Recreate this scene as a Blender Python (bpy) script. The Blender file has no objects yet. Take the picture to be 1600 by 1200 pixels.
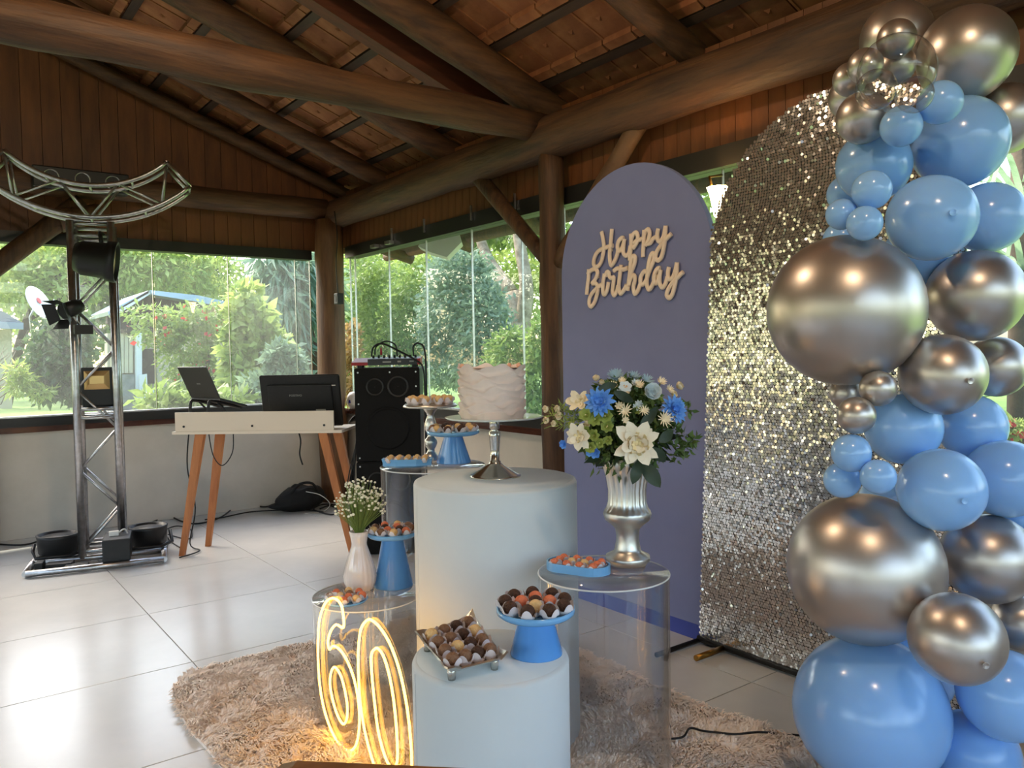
import bpy, bmesh, math, random
import numpy as np
from mathutils import Vector, Matrix

# ---------------------------------------------------------------- camera
FPX, CAM_H = 1239.1, 1.40
YAW, PITCH, ROLL = [math.radians(a) for a in (36.95, 2.24, -0.99)]
_f = np.array([math.sin(YAW)*math.cos(PITCH), math.cos(YAW)*math.cos(PITCH), -math.sin(PITCH)])
_r = np.array([math.cos(YAW), -math.sin(YAW), 0.0]); _u = np.cross(_r, _f)
_R = math.cos(ROLL)*_r + math.sin(ROLL)*_u
_U = -math.sin(ROLL)*_r + math.cos(ROLL)*_u
CAM = np.array([0.0, 0.0, CAM_H])
scene = bpy.context.scene
col = scene.collection
cd = bpy.data.cameras.new('camera'); cam = bpy.data.objects.new('camera', cd); col.objects.link(cam)
cd.sensor_fit = 'HORIZONTAL'; cd.sensor_width = 36.0; cd.lens = FPX/1600*36.0; cd.clip_end = 300; cd.clip_start = 0.02
m3 = Matrix((_R, _U, -_f)).transposed()
cam.matrix_world = Matrix.Translation(CAM) @ m3.to_4x4()
scene.camera = cam

# ---------------------------------------------------------------- view, world, sun
vs = scene.view_settings
vs.view_transform = 'Standard'; vs.look = 'None'; vs.gamma = 1.0; vs.use_curve_mapping = False
vs.exposure = 0.0
W = bpy.data.worlds.new('world'); scene.world = W; W.use_nodes = True
wn = W.node_tree; sky = wn.nodes.new('ShaderNodeTexSky'); sky.sky_type = 'NISHITA'
sky.sun_disc = False; sky.sun_elevation = math.radians(38); sky.sun_rotation = math.radians(-20)
sky.air_density = 1.2; sky.dust_density = 2.5; sky.ozone_density = 1.0
wn.links.new(sky.outputs[0], wn.nodes['Background'].inputs[0])
wn.nodes['Background'].inputs[1].default_value = 1.0
sl = bpy.data.lights.new('sun_offscreen', 'SUN'); so = bpy.data.objects.new('sun_offscreen', sl); col.objects.link(so)
sl.energy = 7.5; sl.angle = math.radians(1.5); sl.color = (1.0, 0.93, 0.80)
so.rotation_euler = (math.radians(-19), math.radians(8), 0)      # high sun beyond the gable wall

LAMP_POWER = 54.0
LAMP_COLOR = (1.0, 0.76, 0.52)

# ---------------------------------------------------------------- pixel -> ray helpers (photo frame 1600x1200)
def ray(x, y): return _f + (x-800)/FPX*_R + (600-y)/FPX*_U
def onz(x, y, z=0.0):
    d = ray(x, y); return CAM + d*(z-CAM_H)/d[2]
def onX(x, y, X):
    d = ray(x, y); return CAM + d*X/d[0]
def onY(x, y, Y):
    d = ray(x, y); return CAM + d*Y/d[1]
def dep(x, y, t): return CAM + ray(x, y)*t
def vert(x, y, P):
    d = ray(x, y); P = np.array(P, float); n = np.array([_f[0], _f[1], 0]); n /= np.linalg.norm(n)
    return CAM + d*((P-CAM)@n)/(d@n)
def pj(P):
    P = np.array(P, float)-CAM; d = P@_f
    return 800+FPX*(P@_R)/d, 600-FPX*(P@_U)/d, d

# ---------------------------------------------------------------- materials
def lin(c): return tuple((v/12.92 if v <= .04045 else ((v+.055)/1.055)**2.4) for v in [x/255 for x in c])
MATS = {}
def pmat(name, rgb, rough=0.5, metal=0.0, rgb2=None, vscale=8.0, vmap=(1,1,1), bump=0.0, bscale=60.0, bmap=None,
         objvar=0.0, coat=0.0, spec=0.5, trans=0.0, ior=1.45, sss=0.0, emit=None, estr=0.0, contrast=(0.35,0.65), sheen=0.0):
    m = bpy.data.materials.new(name); m.use_nodes = True; nt = m.node_tree; N = nt.nodes; L = nt.links
    b = N['Principled BSDF']; c = lin(rgb)+(1,)
    b.inputs['Base Color'].default_value = c; b.inputs['Roughness'].default_value = rough; b.inputs['Metallic'].default_value = metal
    b.inputs['Specular IOR Level'].default_value = spec; b.inputs['IOR'].default_value = ior
    b.inputs['Transmission Weight'].default_value = trans; b.inputs['Coat Weight'].default_value = coat
    b.inputs['Coat Roughness'].default_value = 0.08; b.inputs['Sheen Weight'].default_value = sheen
    if sss:
        b.inputs['Subsurface Weight'].default_value = sss; b.inputs['Subsurface Radius'].default_value = (.02,.02,.02)
    if emit:
        b.inputs['Emission Color'].default_value = lin(emit)+(1,); b.inputs['Emission Strength'].default_value = estr
    out = None
    tc = None
    if rgb2 or bump:
        tc = N.new('ShaderNodeTexCoord')
    if rgb2:
        mp = N.new('ShaderNodeMapping'); mp.inputs['Scale'].default_value = vmap; L.new(tc.outputs['Object'], mp.inputs[0])
        nz = N.new('ShaderNodeTexNoise'); nz.inputs['Scale'].default_value = vscale; nz.inputs['Detail'].default_value = 5; nz.inputs['Roughness'].default_value = .6
        L.new(mp.outputs[0], nz.inputs['Vector'])
        rp = N.new('ShaderNodeValToRGB'); rp.color_ramp.elements[0].color = c; rp.color_ramp.elements[1].color = lin(rgb2)+(1,)
        rp.color_ramp.elements[0].position, rp.color_ramp.elements[1].position = contrast
        L.new(nz.outputs[0], rp.inputs[0]); out = rp.outputs[0]
    if objvar:
        oi = N.new('ShaderNodeObjectInfo'); hs = N.new('ShaderNodeHueSaturation')
        mr = N.new('ShaderNodeMapRange'); mr.inputs[3].default_value = 1-objvar; mr.inputs[4].default_value = 1+objvar
        L.new(oi.outputs['Random'], mr.inputs[0]); L.new(mr.outputs[0], hs.inputs['Value'])
        if out: L.new(out, hs.inputs['Color'])
        else: hs.inputs['Color'].default_value = c
        out = hs.outputs[0]
    if out: L.new(out, b.inputs['Base Color'])
    if bump:
        mp2 = N.new('ShaderNodeMapping'); mp2.inputs['Scale'].default_value = bmap or vmap; L.new(tc.outputs['Object'], mp2.inputs[0])
        n2 = N.new('ShaderNodeTexNoise'); n2.inputs['Scale'].default_value = bscale; n2.inputs['Detail'].default_value = 4
        L.new(mp2.outputs[0], n2.inputs['Vector'])
        bp = N.new('ShaderNodeBump'); bp.inputs['Strength'].default_value = bump; bp.inputs['Distance'].default_value = .01
        L.new(n2.outputs[0], bp.inputs['Height']); L.new(bp.outputs[0], b.inputs['Normal'])
    MATS[name] = m
    return m

def thin_clear(name, tint=(1,1,1), base=0.04, edge=0.9, rough=0.0, power=4.0, haze=0.0):
    """thin clear sheet: see-through, reflecting more at grazing angles"""
    m = bpy.data.materials.new(name); m.use_nodes = True; nt = m.node_tree; N = nt.nodes; L = nt.links
    N.remove(N['Principled BSDF']); o = N['Material Output']
    t = N.new('ShaderNodeBsdfTransparent'); t.inputs[0].default_value = tuple(tint)+(1,)
    g = N.new('ShaderNodeBsdfGlossy'); g.inputs['Roughness'].default_value = rough
    lw = N.new('ShaderNodeLayerWeight'); lw.inputs[0].default_value = .5
    pw = N.new('ShaderNodeMath'); pw.operation = 'POWER'; pw.inputs[1].default_value = power; L.new(lw.outputs['Facing'], pw.inputs[0])
    mr = N.new('ShaderNodeMapRange'); mr.inputs[3].default_value = base; mr.inputs[4].default_value = edge; L.new(pw.outputs[0], mr.inputs[0])
    mx = N.new('ShaderNodeMixShader'); L.new(mr.outputs[0], mx.inputs[0]); L.new(t.outputs[0], mx.inputs[1]); L.new(g.outputs[0], mx.inputs[2])
    last = mx.outputs[0]
    if haze:                                   # dusty pane scattering the light that falls on it
        tr = N.new('ShaderNodeBsdfTranslucent'); tr.inputs[0].default_value = (.95,.97,.95,1)
        m2 = N.new('ShaderNodeMixShader'); m2.inputs[0].default_value = haze
        L.new(last, m2.inputs[1]); L.new(tr.outputs[0], m2.inputs[2]); last = m2.outputs[0]
    L.new(last, o.inputs[0]); MATS[name] = m
    return m

def leafmat(name, rgb, rgb2, transl=0.45, vscale=1.6, rough=.45):
    m = bpy.data.materials.new(name); m.use_nodes = True; nt = m.node_tree; N = nt.nodes; L = nt.links
    b = N['Principled BSDF']; o = N['Material Output']
    tc = N.new('ShaderNodeTexCoord'); nz = N.new('ShaderNodeTexNoise'); nz.inputs['Scale'].default_value = vscale; nz.inputs['Detail'].default_value = 8
    nz.inputs['Roughness'].default_value = .75
    L.new(tc.outputs['Object'], nz.inputs['Vector'])
    rp = N.new('ShaderNodeValToRGB'); rp.color_ramp.elements[0].color = lin(rgb)+(1,); rp.color_ramp.elements[1].color = lin(rgb2)+(1,)
    rp.color_ramp.elements[0].position, rp.color_ramp.elements[1].position = .35, .65
    L.new(nz.outputs[0], rp.inputs[0]); L.new(rp.outputs[0], b.inputs['Base Color']); b.inputs['Roughness'].default_value = rough
    t = N.new('ShaderNodeBsdfTranslucent'); L.new(rp.outputs[0], t.inputs[0])
    mx = N.new('ShaderNodeMixShader'); mx.inputs[0].default_value = transl
    L.new(b.outputs[0], mx.inputs[1]); L.new(t.outputs[0], mx.inputs[2]); L.new(mx.outputs[0], o.inputs[0]); MATS[name] = m
    return m

P = pmat
P('floor_tile', (208,207,203), .24, rgb2=(197,196,193), vscale=2.2, objvar=.02, spec=.6, contrast=(.3,.7), bump=.02, bscale=7)
P('grout', (92,90,86), .9)
P('plaster', (204,194,180), .85, rgb2=(194,184,170), vscale=3, bump=.05, bscale=40)
P('sill_wood', (84,50,38), .18, rgb2=(66,38,30), vscale=12)
P('dark_alu', (44,42,40), .4, metal=.3)
for ax, mp in (('x',(1,9,9)), ('y',(9,1,9)), ('z',(9,9,1))):
    P('log_'+ax, (62,40,25), .62, rgb2=(96,64,38), vscale=2.2, vmap=mp, bump=.55, bscale=7)
P('post_wood', (120,82,50), .55, rgb2=(84,54,32), vscale=2.0, vmap=(8,8,1), bump=.4, bscale=8)
P('brace_wood', (120,88,58), .65, rgb2=(88,60,38), vscale=4, bump=.4, bscale=20)
P('plank_orange', (118,70,36), .5, rgb2=(92,52,27), vscale=2, vmap=(6,6,1), objvar=.12, bump=.1, bscale=20)
P('batten', (74,54,40), .7, rgb2=(58,42,32), vscale=3, vmap=(8,1,8))
P('squared_rafter', (100,54,34), .6, rgb2=(80,44,28), vscale=3, vmap=(1,8,8))
P('clay', (160,106,66), .8, rgb2=(128,76,44), vscale=5, objvar=.16, bump=.3, bscale=24)
P('alu', (196,196,198), .32, metal=1.0, rgb2=(170,168,166), vscale=30)
P('black_metal', (22,22,23), .45)
P('black_plastic', (26,25,25), .5, rgb2=(20,20,20), vscale=40)
P('speaker_black', (13,11,10), .65, bump=.25, bscale=160, spec=.2)
P('cone_grey', (34,32,30), .5)
P('speaker_side', (150,144,132), .55)
P('cable', (16,15,15), .5)
P('cable_white', (214,212,206), .5)
P('table_white', (226,210,190), .45)
P('leg_wood', (190,120,66), .45, rgb2=(168,100,52), vscale=4, vmap=(6,6,1))
P('laptop_grey', (72,71,68), .4, metal=.3)
P('mixer_red', (150,34,42), .4)
P('mixer_black', (40,42,48), .4)
P('white_plastic', (232,228,220), .4)
P('blue_mark', (40,44,150), .5)
P('text_grey', (150,150,146), .5)
P('flood_gold', (196,164,112), .3, metal=.8)
P('panel_blue', (124,130,172), .7, rgb2=(118,124,166), vscale=2, sheen=.1)
P('panel_base', (62,76,158), .6)
P('letter_wood', (244,224,204), .55, rgb2=(236,212,190), vscale=10)
P('sequin', (218,215,211), .15, metal=.86)
P('sequin_cloth', (70,66,62), .5, metal=.6)
P('frame_black', (26,24,23), .45, metal=.3)
P('brass', (150,110,52), .3, metal=1.0)
P('chrome_balloon', (196,187,180), .36, metal=.92)
P('latex_blue', (144,190,244), .2, sss=.3, spec=.55, coat=.12, objvar=.03)
thin_clear('clear_balloon', (.93,.91,.89), .03, .75, .01, 2.6)
thin_clear('window_glass', (.97,.98,.97), .022, .8, .0, 4.0, haze=.026)
thin_clear('acrylic', (.965,.97,.975), .045, .85, .02, 3.0)
P('acrylic_edge', (222,226,228), .12, spec=.7)
P('cover_white', (208,214,217), .7, rgb2=(202,208,212), vscale=3, sheen=.15)
P('blue_stand', (84,150,222), .22, coat=.5)
P('blue_plate', (112,172,224), .22, coat=.5)
P('silver', (206,200,190), .2, metal=1.0)
P('silver_satin', (216,211,203), .36, metal=1.0)
P('glass_plate', (210,216,214), .12, spec=.6)
P('cake_white', (236,218,208), .6, sss=.2, bump=.12, bscale=80)
P('rose_petal', (232,176,146), .6)
P('cup_paper', (232,222,224), .7)
P('choc', (62,36,22), .6, rgb2=(88,54,34), vscale=140, bump=.8, bscale=220)
P('candy_orange', (232,132,92), .7, rgb2=(216,112,76), vscale=120, bump=.5, bscale=200)
P('candy_cream', (236,198,140), .7, rgb2=(222,180,120), vscale=120, bump=.5, bscale=200)
P('candy_choc_light', (142,104,76), .6, rgb2=(120,84,60), vscale=140, bump=.5, bscale=200)
P('petal_white', (240,228,206), .55, sss=.15)
P('petal_cream', (246,230,198), .6, sss=.15)
P('petal_blue', (78,138,222), .6, rgb2=(112,164,232), vscale=40)
P('petal_ice', (206,216,220), .55, sss=.15)
P('petal_grey', (150,176,190), .6)
P('pistil', (240,222,176), .7)
P('pistil_yellow', (238,176,40), .6)
P('leaf_dark', (38,52,38), .5, rgb2=(50,66,46), vscale=20)
P('leaf_green', (92,116,58), .55, rgb2=(70,96,48), vscale=30)
P('leaf_lime', (160,170,84), .55, rgb2=(130,146,66), vscale=30)
P('stem_green', (120,140,70), .6)
P('gyp_white', (238,234,214), .7)
P('vase_white', (232,218,210), .18, coat=.6)
P('rug', (250,238,226), .95, rgb2=(242,224,208), vscale=14, bump=.25, bscale=90)
P('neon_tube', (255,240,190), .4, emit=(255,186,62), estr=11.0)
thin_clear('neon_plate', (.98,.97,.93), .02, .35, .02, 3.0)
P('bulb', (255,240,210), .4, emit=(255,214,150), estr=60.0)
P('chair_wood', (140,92,48), .3, rgb2=(116,72,36), vscale=3, vmap=(1,8,8), coat=.3)
P('bag_black', (22,20,20), .75, bump=.4, bscale=30)
P('grass', (112,140,62), .9, rgb2=(84,116,44), vscale=5)
P('paving', (176,176,172), .8, rgb2=(160,160,156), vscale=3)
P('bark_pale', (176,160,136), .85, rgb2=(120,104,84), vscale=8, bump=.5, bscale=24)
P('bark_dark', (84,66,50), .9, rgb2=(60,48,38), vscale=8, bump=.5, bscale=24)
P('house_wall', (206,196,172), .8, rgb2=(190,180,158), vscale=2)
P('house_dark', (70,56,48), .8)
P('house_white', (222,224,226), .6)
P('roof_metal', (160,180,200), .35, metal=.5)
P('roof_grey', (126,130,134), .8)
P('stone_wall', (150,150,146), .9, rgb2=(120,120,116), vscale=4, bump=.4, bscale=12)
P('soffit', (122,92,62), .8, rgb2=(96,70,46), vscale=3, vmap=(1,8,8), objvar=.12)
P('dish_white', (226,226,226), .5)
P('dish_red', (196,60,60), .5)
P('eave_box', (206,206,198), .7)
leafmat('foliage_mid', (86,116,52), (164,186,104))
leafmat('foliage_dark', (58,86,48), (110,138,84), .4)
leafmat('foliage_bright', (122,156,62), (204,212,128), .5)
leafmat('foliage_blue', (84,112,88), (154,178,148), .4)
leafmat('foliage_palm', (96,128,84), (176,198,160), .5)
leafmat('foliage_dry', (150,120,70), (196,164,104), .4)
leafmat('flower_red', (206,50,56), (232,90,84), .3)

# ---------------------------------------------------------------- mesh helpers
class MB:
    """collects geometry in numpy-friendly lists, builds ONE mesh object"""
    def __init__(s): s.v = []; s.f = []; s.smooth = []
    def add(s, vs_, fs, smooth=False):
        o = len(s.v); s.v.extend([tuple(map(float, p)) for p in vs_])
        s.f.extend([tuple(i+o for i in f) for f in fs]); s.smooth.extend([smooth]*len(fs)); return s
    def box(s, lo, hi, M=None):
        x0,y0,z0 = lo; x1,y1,z1 = hi
        v = [(x0,y0,z0),(x1,y0,z0),(x1,y1,z0),(x0,y1,z0),(x0,y0,z1),(x1,y0,z1),(x1,y1,z1),(x0,y1,z1)]
        if M is not None: v = [tuple(M @ Vector(p)) for p in v]
        return s.add(v, [(0,3,2,1),(4,5,6,7),(0,1,5,4),(1,2,6,5),(2,3,7,6),(3,0,4,7)])
    def tube(s, pts, rad, n=8, caps=True, closed=False, jitter=0.0, seed=0, smooth=True):
        pts = np.array(pts, float); k = len(pts)
        rad = np.full(k, rad) if np.isscalar(rad) else np.array(rad, float)
        T = np.zeros_like(pts)
        if closed: T = np.roll(pts,-1,0)-np.roll(pts,1,0)
        else:
            T[1:-1] = pts[2:]-pts[:-2]; T[0] = pts[1]-pts[0]; T[-1] = pts[-1]-pts[-2]
        T /= np.maximum(np.linalg.norm(T, axis=1, keepdims=True), 1e-9)
        a = np.array([0,0,1.0]) if abs(T[0][2]) < .9 else np.array([1.0,0,0])
        nrm = a-T[0]*(a@T[0]); nrm /= np.linalg.norm(nrm)
        rng = np.random.RandomState(seed)
        vv = []
        ang = np.linspace(0, 2*math.pi, n, endpoint=False)
        for i in range(k):
            nrm = nrm-T[i]*(nrm@T[i]); nrm /= np.linalg.norm(nrm); b = np.cross(T[i], nrm)
            rr = rad[i]*(1+jitter*rng.randn(n)*.5) if jitter else np.full(n, rad[i])
            for j in range(n): vv.append(pts[i]+rr[j]*(math.cos(ang[j])*nrm+math.sin(ang[j])*b))
        ff = []
        rows = k if closed else k-1
        for i in range(rows):
            i2 = (i+1) % k
            for j in range(n):
                j2 = (j+1) % n; ff.append((i*n+j, i*n+j2, i2*n+j2, i2*n+j))
        s.add(vv, ff, smooth)
        if caps and not closed:
            o = len(s.v)-k*n
            s.f.append(tuple(o+j for j in reversed(range(n)))); s.smooth.append(False)
            s.f.append(tuple(o+(k-1)*n+j for j in range(n))); s.smooth.append(False)
        return s
    def lathe(s, prof, n=32, c=(0,0,0), rmod=None, smooth=True, capb=True, capt=True):
        vv = []; k = len(prof)
        for (r, z) in prof:
            for j in range(n):
                a = 2*math.pi*j/n; rr = r*(rmod(a, z) if rmod else 1)
                vv.append((c[0]+rr*math.cos(a), c[1]+rr*math.sin(a), c[2]+z))
        ff = []
        for i in range(k-1):
            for j in range(n):
                j2 = (j+1) % n; ff.append((i*n+j, i*n+j2, (i+1)*n+j2, (i+1)*n+j))
        o = len(s.v); s.add(vv, ff, smooth)
        if capb: s.f.append(tuple(o+j for j in reversed(range(n)))); s.smooth.append(False)
        if capt: s.f.append(tuple(o+(k-1)*n+j for j in range(n))); s.smooth.append(False)
        return s
    def ball(s, c, r, nu=16, nv=10, sc=(1,1,1)):
        vv = [(c[0], c[1], c[2]-r*sc[2])]
        for i in range(1, nv):
            t = math.pi*i/nv
            for j in range(nu):
                a = 2*math.pi*j/nu
                vv.append((c[0]+r*sc[0]*math.sin(t)*math.cos(a), c[1]+r*sc[1]*math.sin(t)*math.sin(a), c[2]-r*sc[2]*math.cos(t)))
        vv.append((c[0], c[1], c[2]+r*sc[2]))
        ff = [(0, 1+(j+1) % nu, 1+j) for j in range(nu)]
        for i in range(nv-2):
            for j in range(nu):
                j2 = (j+1) % nu; ff.append((1+i*nu+j, 1+i*nu+j2, 1+(i+1)*nu+j2, 1+(i+1)*nu+j))
        L = len(vv)-1; b = 1+(nv-2)*nu
        ff += [(b+j, b+(j+1) % nu, L) for j in range(nu)]
        return s.add(vv, ff, True)
    def prism(s, poly, h, M=None, smooth=False):
        """poly in xy, extruded z 0..h, then M"""
        n = len(poly); v = [(x,y,0) for x,y in poly]+[(x,y,h) for x,y in poly]
        if M is not None: v = [tuple(M @ Vector(p)) for p in v]
        f = [tuple(reversed(range(n))), tuple(range(n, 2*n))]+[(i,(i+1)%n,n+(i+1)%n,n+i) for i in range(n)]
        return s.add(v, f, smooth)
    def mesh(s, name, mat):
        me = bpy.data.meshes.new(name); me.from_pydata(s.v, [], s.f)
        me.polygons.foreach_set('use_smooth', s.smooth); me.materials.append(MATS[mat]); me.update()
        return me
    def build(s, name, mat, parent=None, loc=None, rot=None, bevel=0.0):
        o = bpy.data.objects.new(name, s.mesh(name, mat)); col.objects.link(o)
        if parent is not None: o.parent = parent
        if loc is not None: o.location = loc
        if rot is not None: o.rotation_euler = rot
        if bevel:
            b = o.modifiers.new('bevel', 'BEVEL'); b.width = bevel; b.segments = 2; b.limit_method = 'ANGLE'
        return o

def link_mesh(name, me, parent=None, loc=(0,0,0), rot=(0,0,0), scale=(1,1,1)):
    o = bpy.data.objects.new(name, me); col.objects.link(o); o.parent = parent
    o.location = loc; o.rotation_euler = rot; o.scale = scale
    return o
def tag(o, label, cat, group=None, kind=None):
    o['label'] = label; o['category'] = cat
    if group: o['group'] = group
    if kind: o['kind'] = kind
    return o
def struct(o): o['kind'] = 'structure'; return o
def thing(name, label, cat, loc=(0,0,0), rotz=0.0, group=None):
    o = bpy.data.objects.new(name, None); col.objects.link(o); o.empty_display_size = .05
    o.location = loc; o.rotation_euler = (0,0,rotz); tag(o, label, cat, group); return o
def frame(o, ux, uy, uz):
    """4x4 with given axes and origin"""
    M = Matrix((tuple(ux), tuple(uy), tuple(uz))).transposed().to_4x4(); M.translation = Vector(o); return M
def crom(pts, n=6, closed=False):
    p = [np.array(q, float) for q in pts]; k = len(p); out = []
    rng = range(k) if closed else range(k-1)
    for i in rng:
        p0 = p[(i-1) % k] if closed else p[max(i-1,0)]; p1 = p[i]; p2 = p[(i+1) % k]; p3 = p[(i+2) % k] if closed else p[min(i+2,k-1)]
        for j in range(n):
            t = j/n
            out.append(.5*((2*p1)+(-p0+p2)*t+(2*p0-5*p1+4*p2-p3)*t*t+(-p0+3*p1-3*p2+p3)*t**3))
    if not closed: out.append(p[-1])
    return np.array(out)
rnd = random.Random(7); nr = np.random.RandomState(11)

# ================================================================ SETTING: floor, walls, windows, roof
RX0, RX1, RY0, RY1 = -5.0, 3.40, -5.5, 7.30           # inner faces of the room
SILL, RAIL0, RAIL1 = 0.87, 2.33, 2.42
fl = struct(MB().box((RX0-.2,RY0-.2,-.12),(RX1+.15,RY1+.15,-.006)).build('floor', 'grout'))
TX, TY, TX0, TY0 = .893, .8775, .9746-.893*8, 4.6635-.8775*12
tile_cache = {}
for i in range(12):
    for j in range(16):
        x0 = max(TX0+i*TX, RX0); x1 = min(TX0+(i+1)*TX, RX1); y0 = max(TY0+j*TY, RY0); y1 = min(TY0+(j+1)*TY, RY1)
        if x1-x0 < .03 or y1-y0 < .03: continue
        key = (round(x1-x0,3), round(y1-y0,3))
        if key not in tile_cache:
            w, h = (x1-x0)/2-.002, (y1-y0)/2-.002
            mb = MB(); e = .0015
            v = [(-w,-h,-.006),(w,-h,-.006),(w,h,-.006),(-w,h,-.006),(-w,-h,-e),(w,-h,-e),(w,h,-e),(-w,h,-e),(-w+e,-h+e,0),(w-e,-h+e,0),(w-e,h-e,0),(-w+e,h-e,0)]
            mb.add(v, [(0,1,5,4),(1,2,6,5),(2,3,7,6),(3,0,4,7),(4,5,9,8),(5,6,10,9),(6,7,11,10),(7,4,8,11),(8,9,10,11)])
            tile_cache[key] = mb.mesh('tile', 'floor_tile')
        link_mesh('tile', tile_cache[key], fl, ((x0+x1)/2, (y0+y1)/2, 0))

# low plaster walls with sills
def low_wall(name, lo, hi): return struct(MB().box(lo, hi).build(name, 'plaster'))
wb = low_wall('wall_back', (RX0-.15,RY1,0), (RX1+.15,RY1+.15,SILL-.03))
wr = low_wall('wall_right', (RX1,RY0,0), (RX1+.15,RY1,SILL-.03))
wl = low_wall('wall_left', (RX0-.15,RY0,0), (RX0,RY1,SILL-.03))
wf = low_wall('wall_front', (RX0-.15,RY0-.15,0), (RX1+.15,RY0,SILL-.03))
t1 = struct(MB().box((RX0,RY1-.05,SILL-.03),(RX1,RY1+.2,SILL)).build('trim_1', 'sill_wood'))
MB().box((RX0,RY1-.035,SILL),(RX1,RY1+.19,SILL+.012)).build('sill_board', 'sill_wood', t1)
t2 = struct(MB().box((RX1-.05,RY0,SILL-.03),(RX1+.2,RY1-.05,SILL)).build('trim_2', 'sill_wood'))
MB().box((RX1-.035,RY0,SILL),(RX1+.19,RY1-.05,SILL+.012)).build('sill_board', 'sill_wood', t2)

# sliding glass: dark rails and frameless panes
def glass_run(name, axis, fixed, seams, z0, z1, rail_lo, rail_hi):
    w = bpy.data.objects.new(name, None); col.objects.link(w); struct(w)
    def bx(a, b, za, zb, d0, d1):
        return ((a,fixed+d0,za),(b,fixed+d1,zb)) if axis == 'x' else ((fixed+d0,a,za),(fixed+d1,b,zb))
    lo, hi = seams[0], seams[-1]
    MB().box(*bx(lo,hi,SILL+.012,z0,-.02,.09)).build('bottom_rail', 'dark_alu', w)
    MB().box(*bx(lo,hi,z1,rail_hi,-.03,.10)).build('top_rail', 'dark_alu', w)
    MB().box(*bx(lo,hi,z0,z0+.012,-.012,.05)).build('track', 'alu', w)
    for a, b in zip(seams[:-1], seams[1:]):
        k = .006
        MB().box(*bx(a+k,b-k,z0+.012,z1,.018,.026)).build('pane', 'window_glass', w)
        MB().box(*bx(b-k-.0025,b-k+.0025,z0+.012,z1,.014,.030)).build('pane_edge', 'alu', w)
    return w
seamsA = [-4.9,-4.25,-3.6,-2.95,-2.3,-1.65,-1.0,-.3,.40,1.03,1.673,2.316,2.952,3.10]
glass_run('window_1', 'x', RY1+.03, seamsA, .955, RAIL0, RAIL0, RAIL1)
seamsB = sorted([float(onX(x,480,3.42)[1]) for x in (553,606,664,735,813)]+[7.18,3.98,3.35,2.7,2.0,1.25,.55,-.1,-.8,-1.5,-2.2,-2.9,-3.6,-4.3,-5.4])
glass_run('window_2', 'y', RX1+.02, seamsB, .955, RAIL0+.02, RAIL0, RAIL1+.04)
# small clips hanging on the right-hand top rail
for px in (613, 664, 738, 806):
    yy = onX(px, 400, RX1-.02)[1]
    MB().box((RX1-.03,yy-.006,RAIL1-.02),(RX1-.015,yy+.006,RAIL1+.09)).build('clip', 'alu', bpy.data.objects['window_2'])
for px in (588, 611):
    yy = onX(px, 390, RX1-.02)[1]
    MB().box((RX1-.06,yy-.045,RAIL1-.05),(RX1-.012,yy+.045,RAIL1-.02)).build('latch', 'alu', bpy.data.objects['window_2'])

# plank bands above the rails and the plank gable
ROOF_A, ROOF_M = 4.348, .366                       # batten underside: z = ROOF_A - ROOF_M*X, ridge at RIDGE
RIDGE = -0.80
def roofz(x): return ROOF_A-ROOF_M*(x if x >= RIDGE else 2*RIDGE-x)
band_r = struct(MB().box((RX1+.035,RY0,RAIL1+.04),(RX1+.05,RY1,2.98)).build('wall_right_upper', 'plank_orange'))
me = MB().box((-.006,-.0475,0),(.006,.0475,.54)).mesh('plank', 'plank_orange')
yy = RY1-.05
while yy > -3:
    link_mesh('plank', me, band_r, (RX1+.026,yy,RAIL1+.04)); yy -= .098
band_b = struct(MB().box((RX0,RY1+.06,RAIL1),(RX1+.1,RY1+.08,2.85)).build('wall_back_upper', 'plank_orange'))
me = MB().box((-.058,-.008,0),(.058,.008,.42)).mesh('plank', 'plank_orange')
xx = RX1-.06
while xx > -2.0:
    link_mesh('plank', me, band_b, (xx,RY1+.05,RAIL1)); xx -= .12
gab = MB()
gx = [RX0-.1, RIDGE, RX1+.1]
gab.add([(RX0-.1,RY1+.09,2.7),(RX1+.1,RY1+.09,2.7),(RX1+.1,RY1+.09,roofz(RX1+.1)+.05),(RIDGE,RY1+.09,roofz(RIDGE)+.05),(RX0-.1,RY1+.09,max(2.72,roofz(RX0-.1)+.05))], [(0,1,2,3,4)])
gw = struct(gab.build('wall_back_gable', 'plank_orange'))
xx = RX1-.07
while xx > -2.2:
    w = .07; zt = min(roofz(xx-w), roofz(xx+w))+.03
    if zt > 2.86: MB().box((xx-w+.002,RY1+.055,2.80),(xx+w-.002,RY1+.075,zt)).build('plank', 'plank_orange', gw)
    xx -= .14
struct(MB().box((RX0-.02,RY0,RAIL0),(RX0,RY1,3.05)).build('wall_left_upper', 'plank_orange'))  # unseen plank band added to darken what the sequins reflect
# front gable behind the viewer stays open above its beam

# ---------------------------------------------------------------- logs
def log(name, label, a, b, r0, r1, mat, n=14, k=18, seed=1, wob=.02, group=None, parent=None):
    rs = np.random.RandomState(seed); a = np.array(a,float); b = np.array(b,float)
    pts = [a+(b-a)*t for t in np.linspace(0,1,k)]
    off = np.cumsum(rs.randn(k,3)*.4, axis=0)*wob*.35; off -= np.linspace(0,1,k)[:,None]*off[-1]
    pts = np.array(pts)+off
    rad = np.linspace(r0,r1,k)*(1+.035*rs.randn(k))
    o = MB().tube(pts, rad, n, jitter=.05, seed=seed).build(name, mat, parent)
    if parent is None: struct(o)
    return o
log('roof_beam', '', (3.30,RY0-.4,2.77), (3.30,RY1+.3,2.77), .125, .135, 'log_y', k=40, seed=3)
log('roof_beam', '', (-4.90,RY0-.4,2.77), (-4.90,RY1+.3,2.77), .125, .135, 'log_y', k=40, seed=4)
TIE = [(4.00, 5), (-1.2, 6)]
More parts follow.
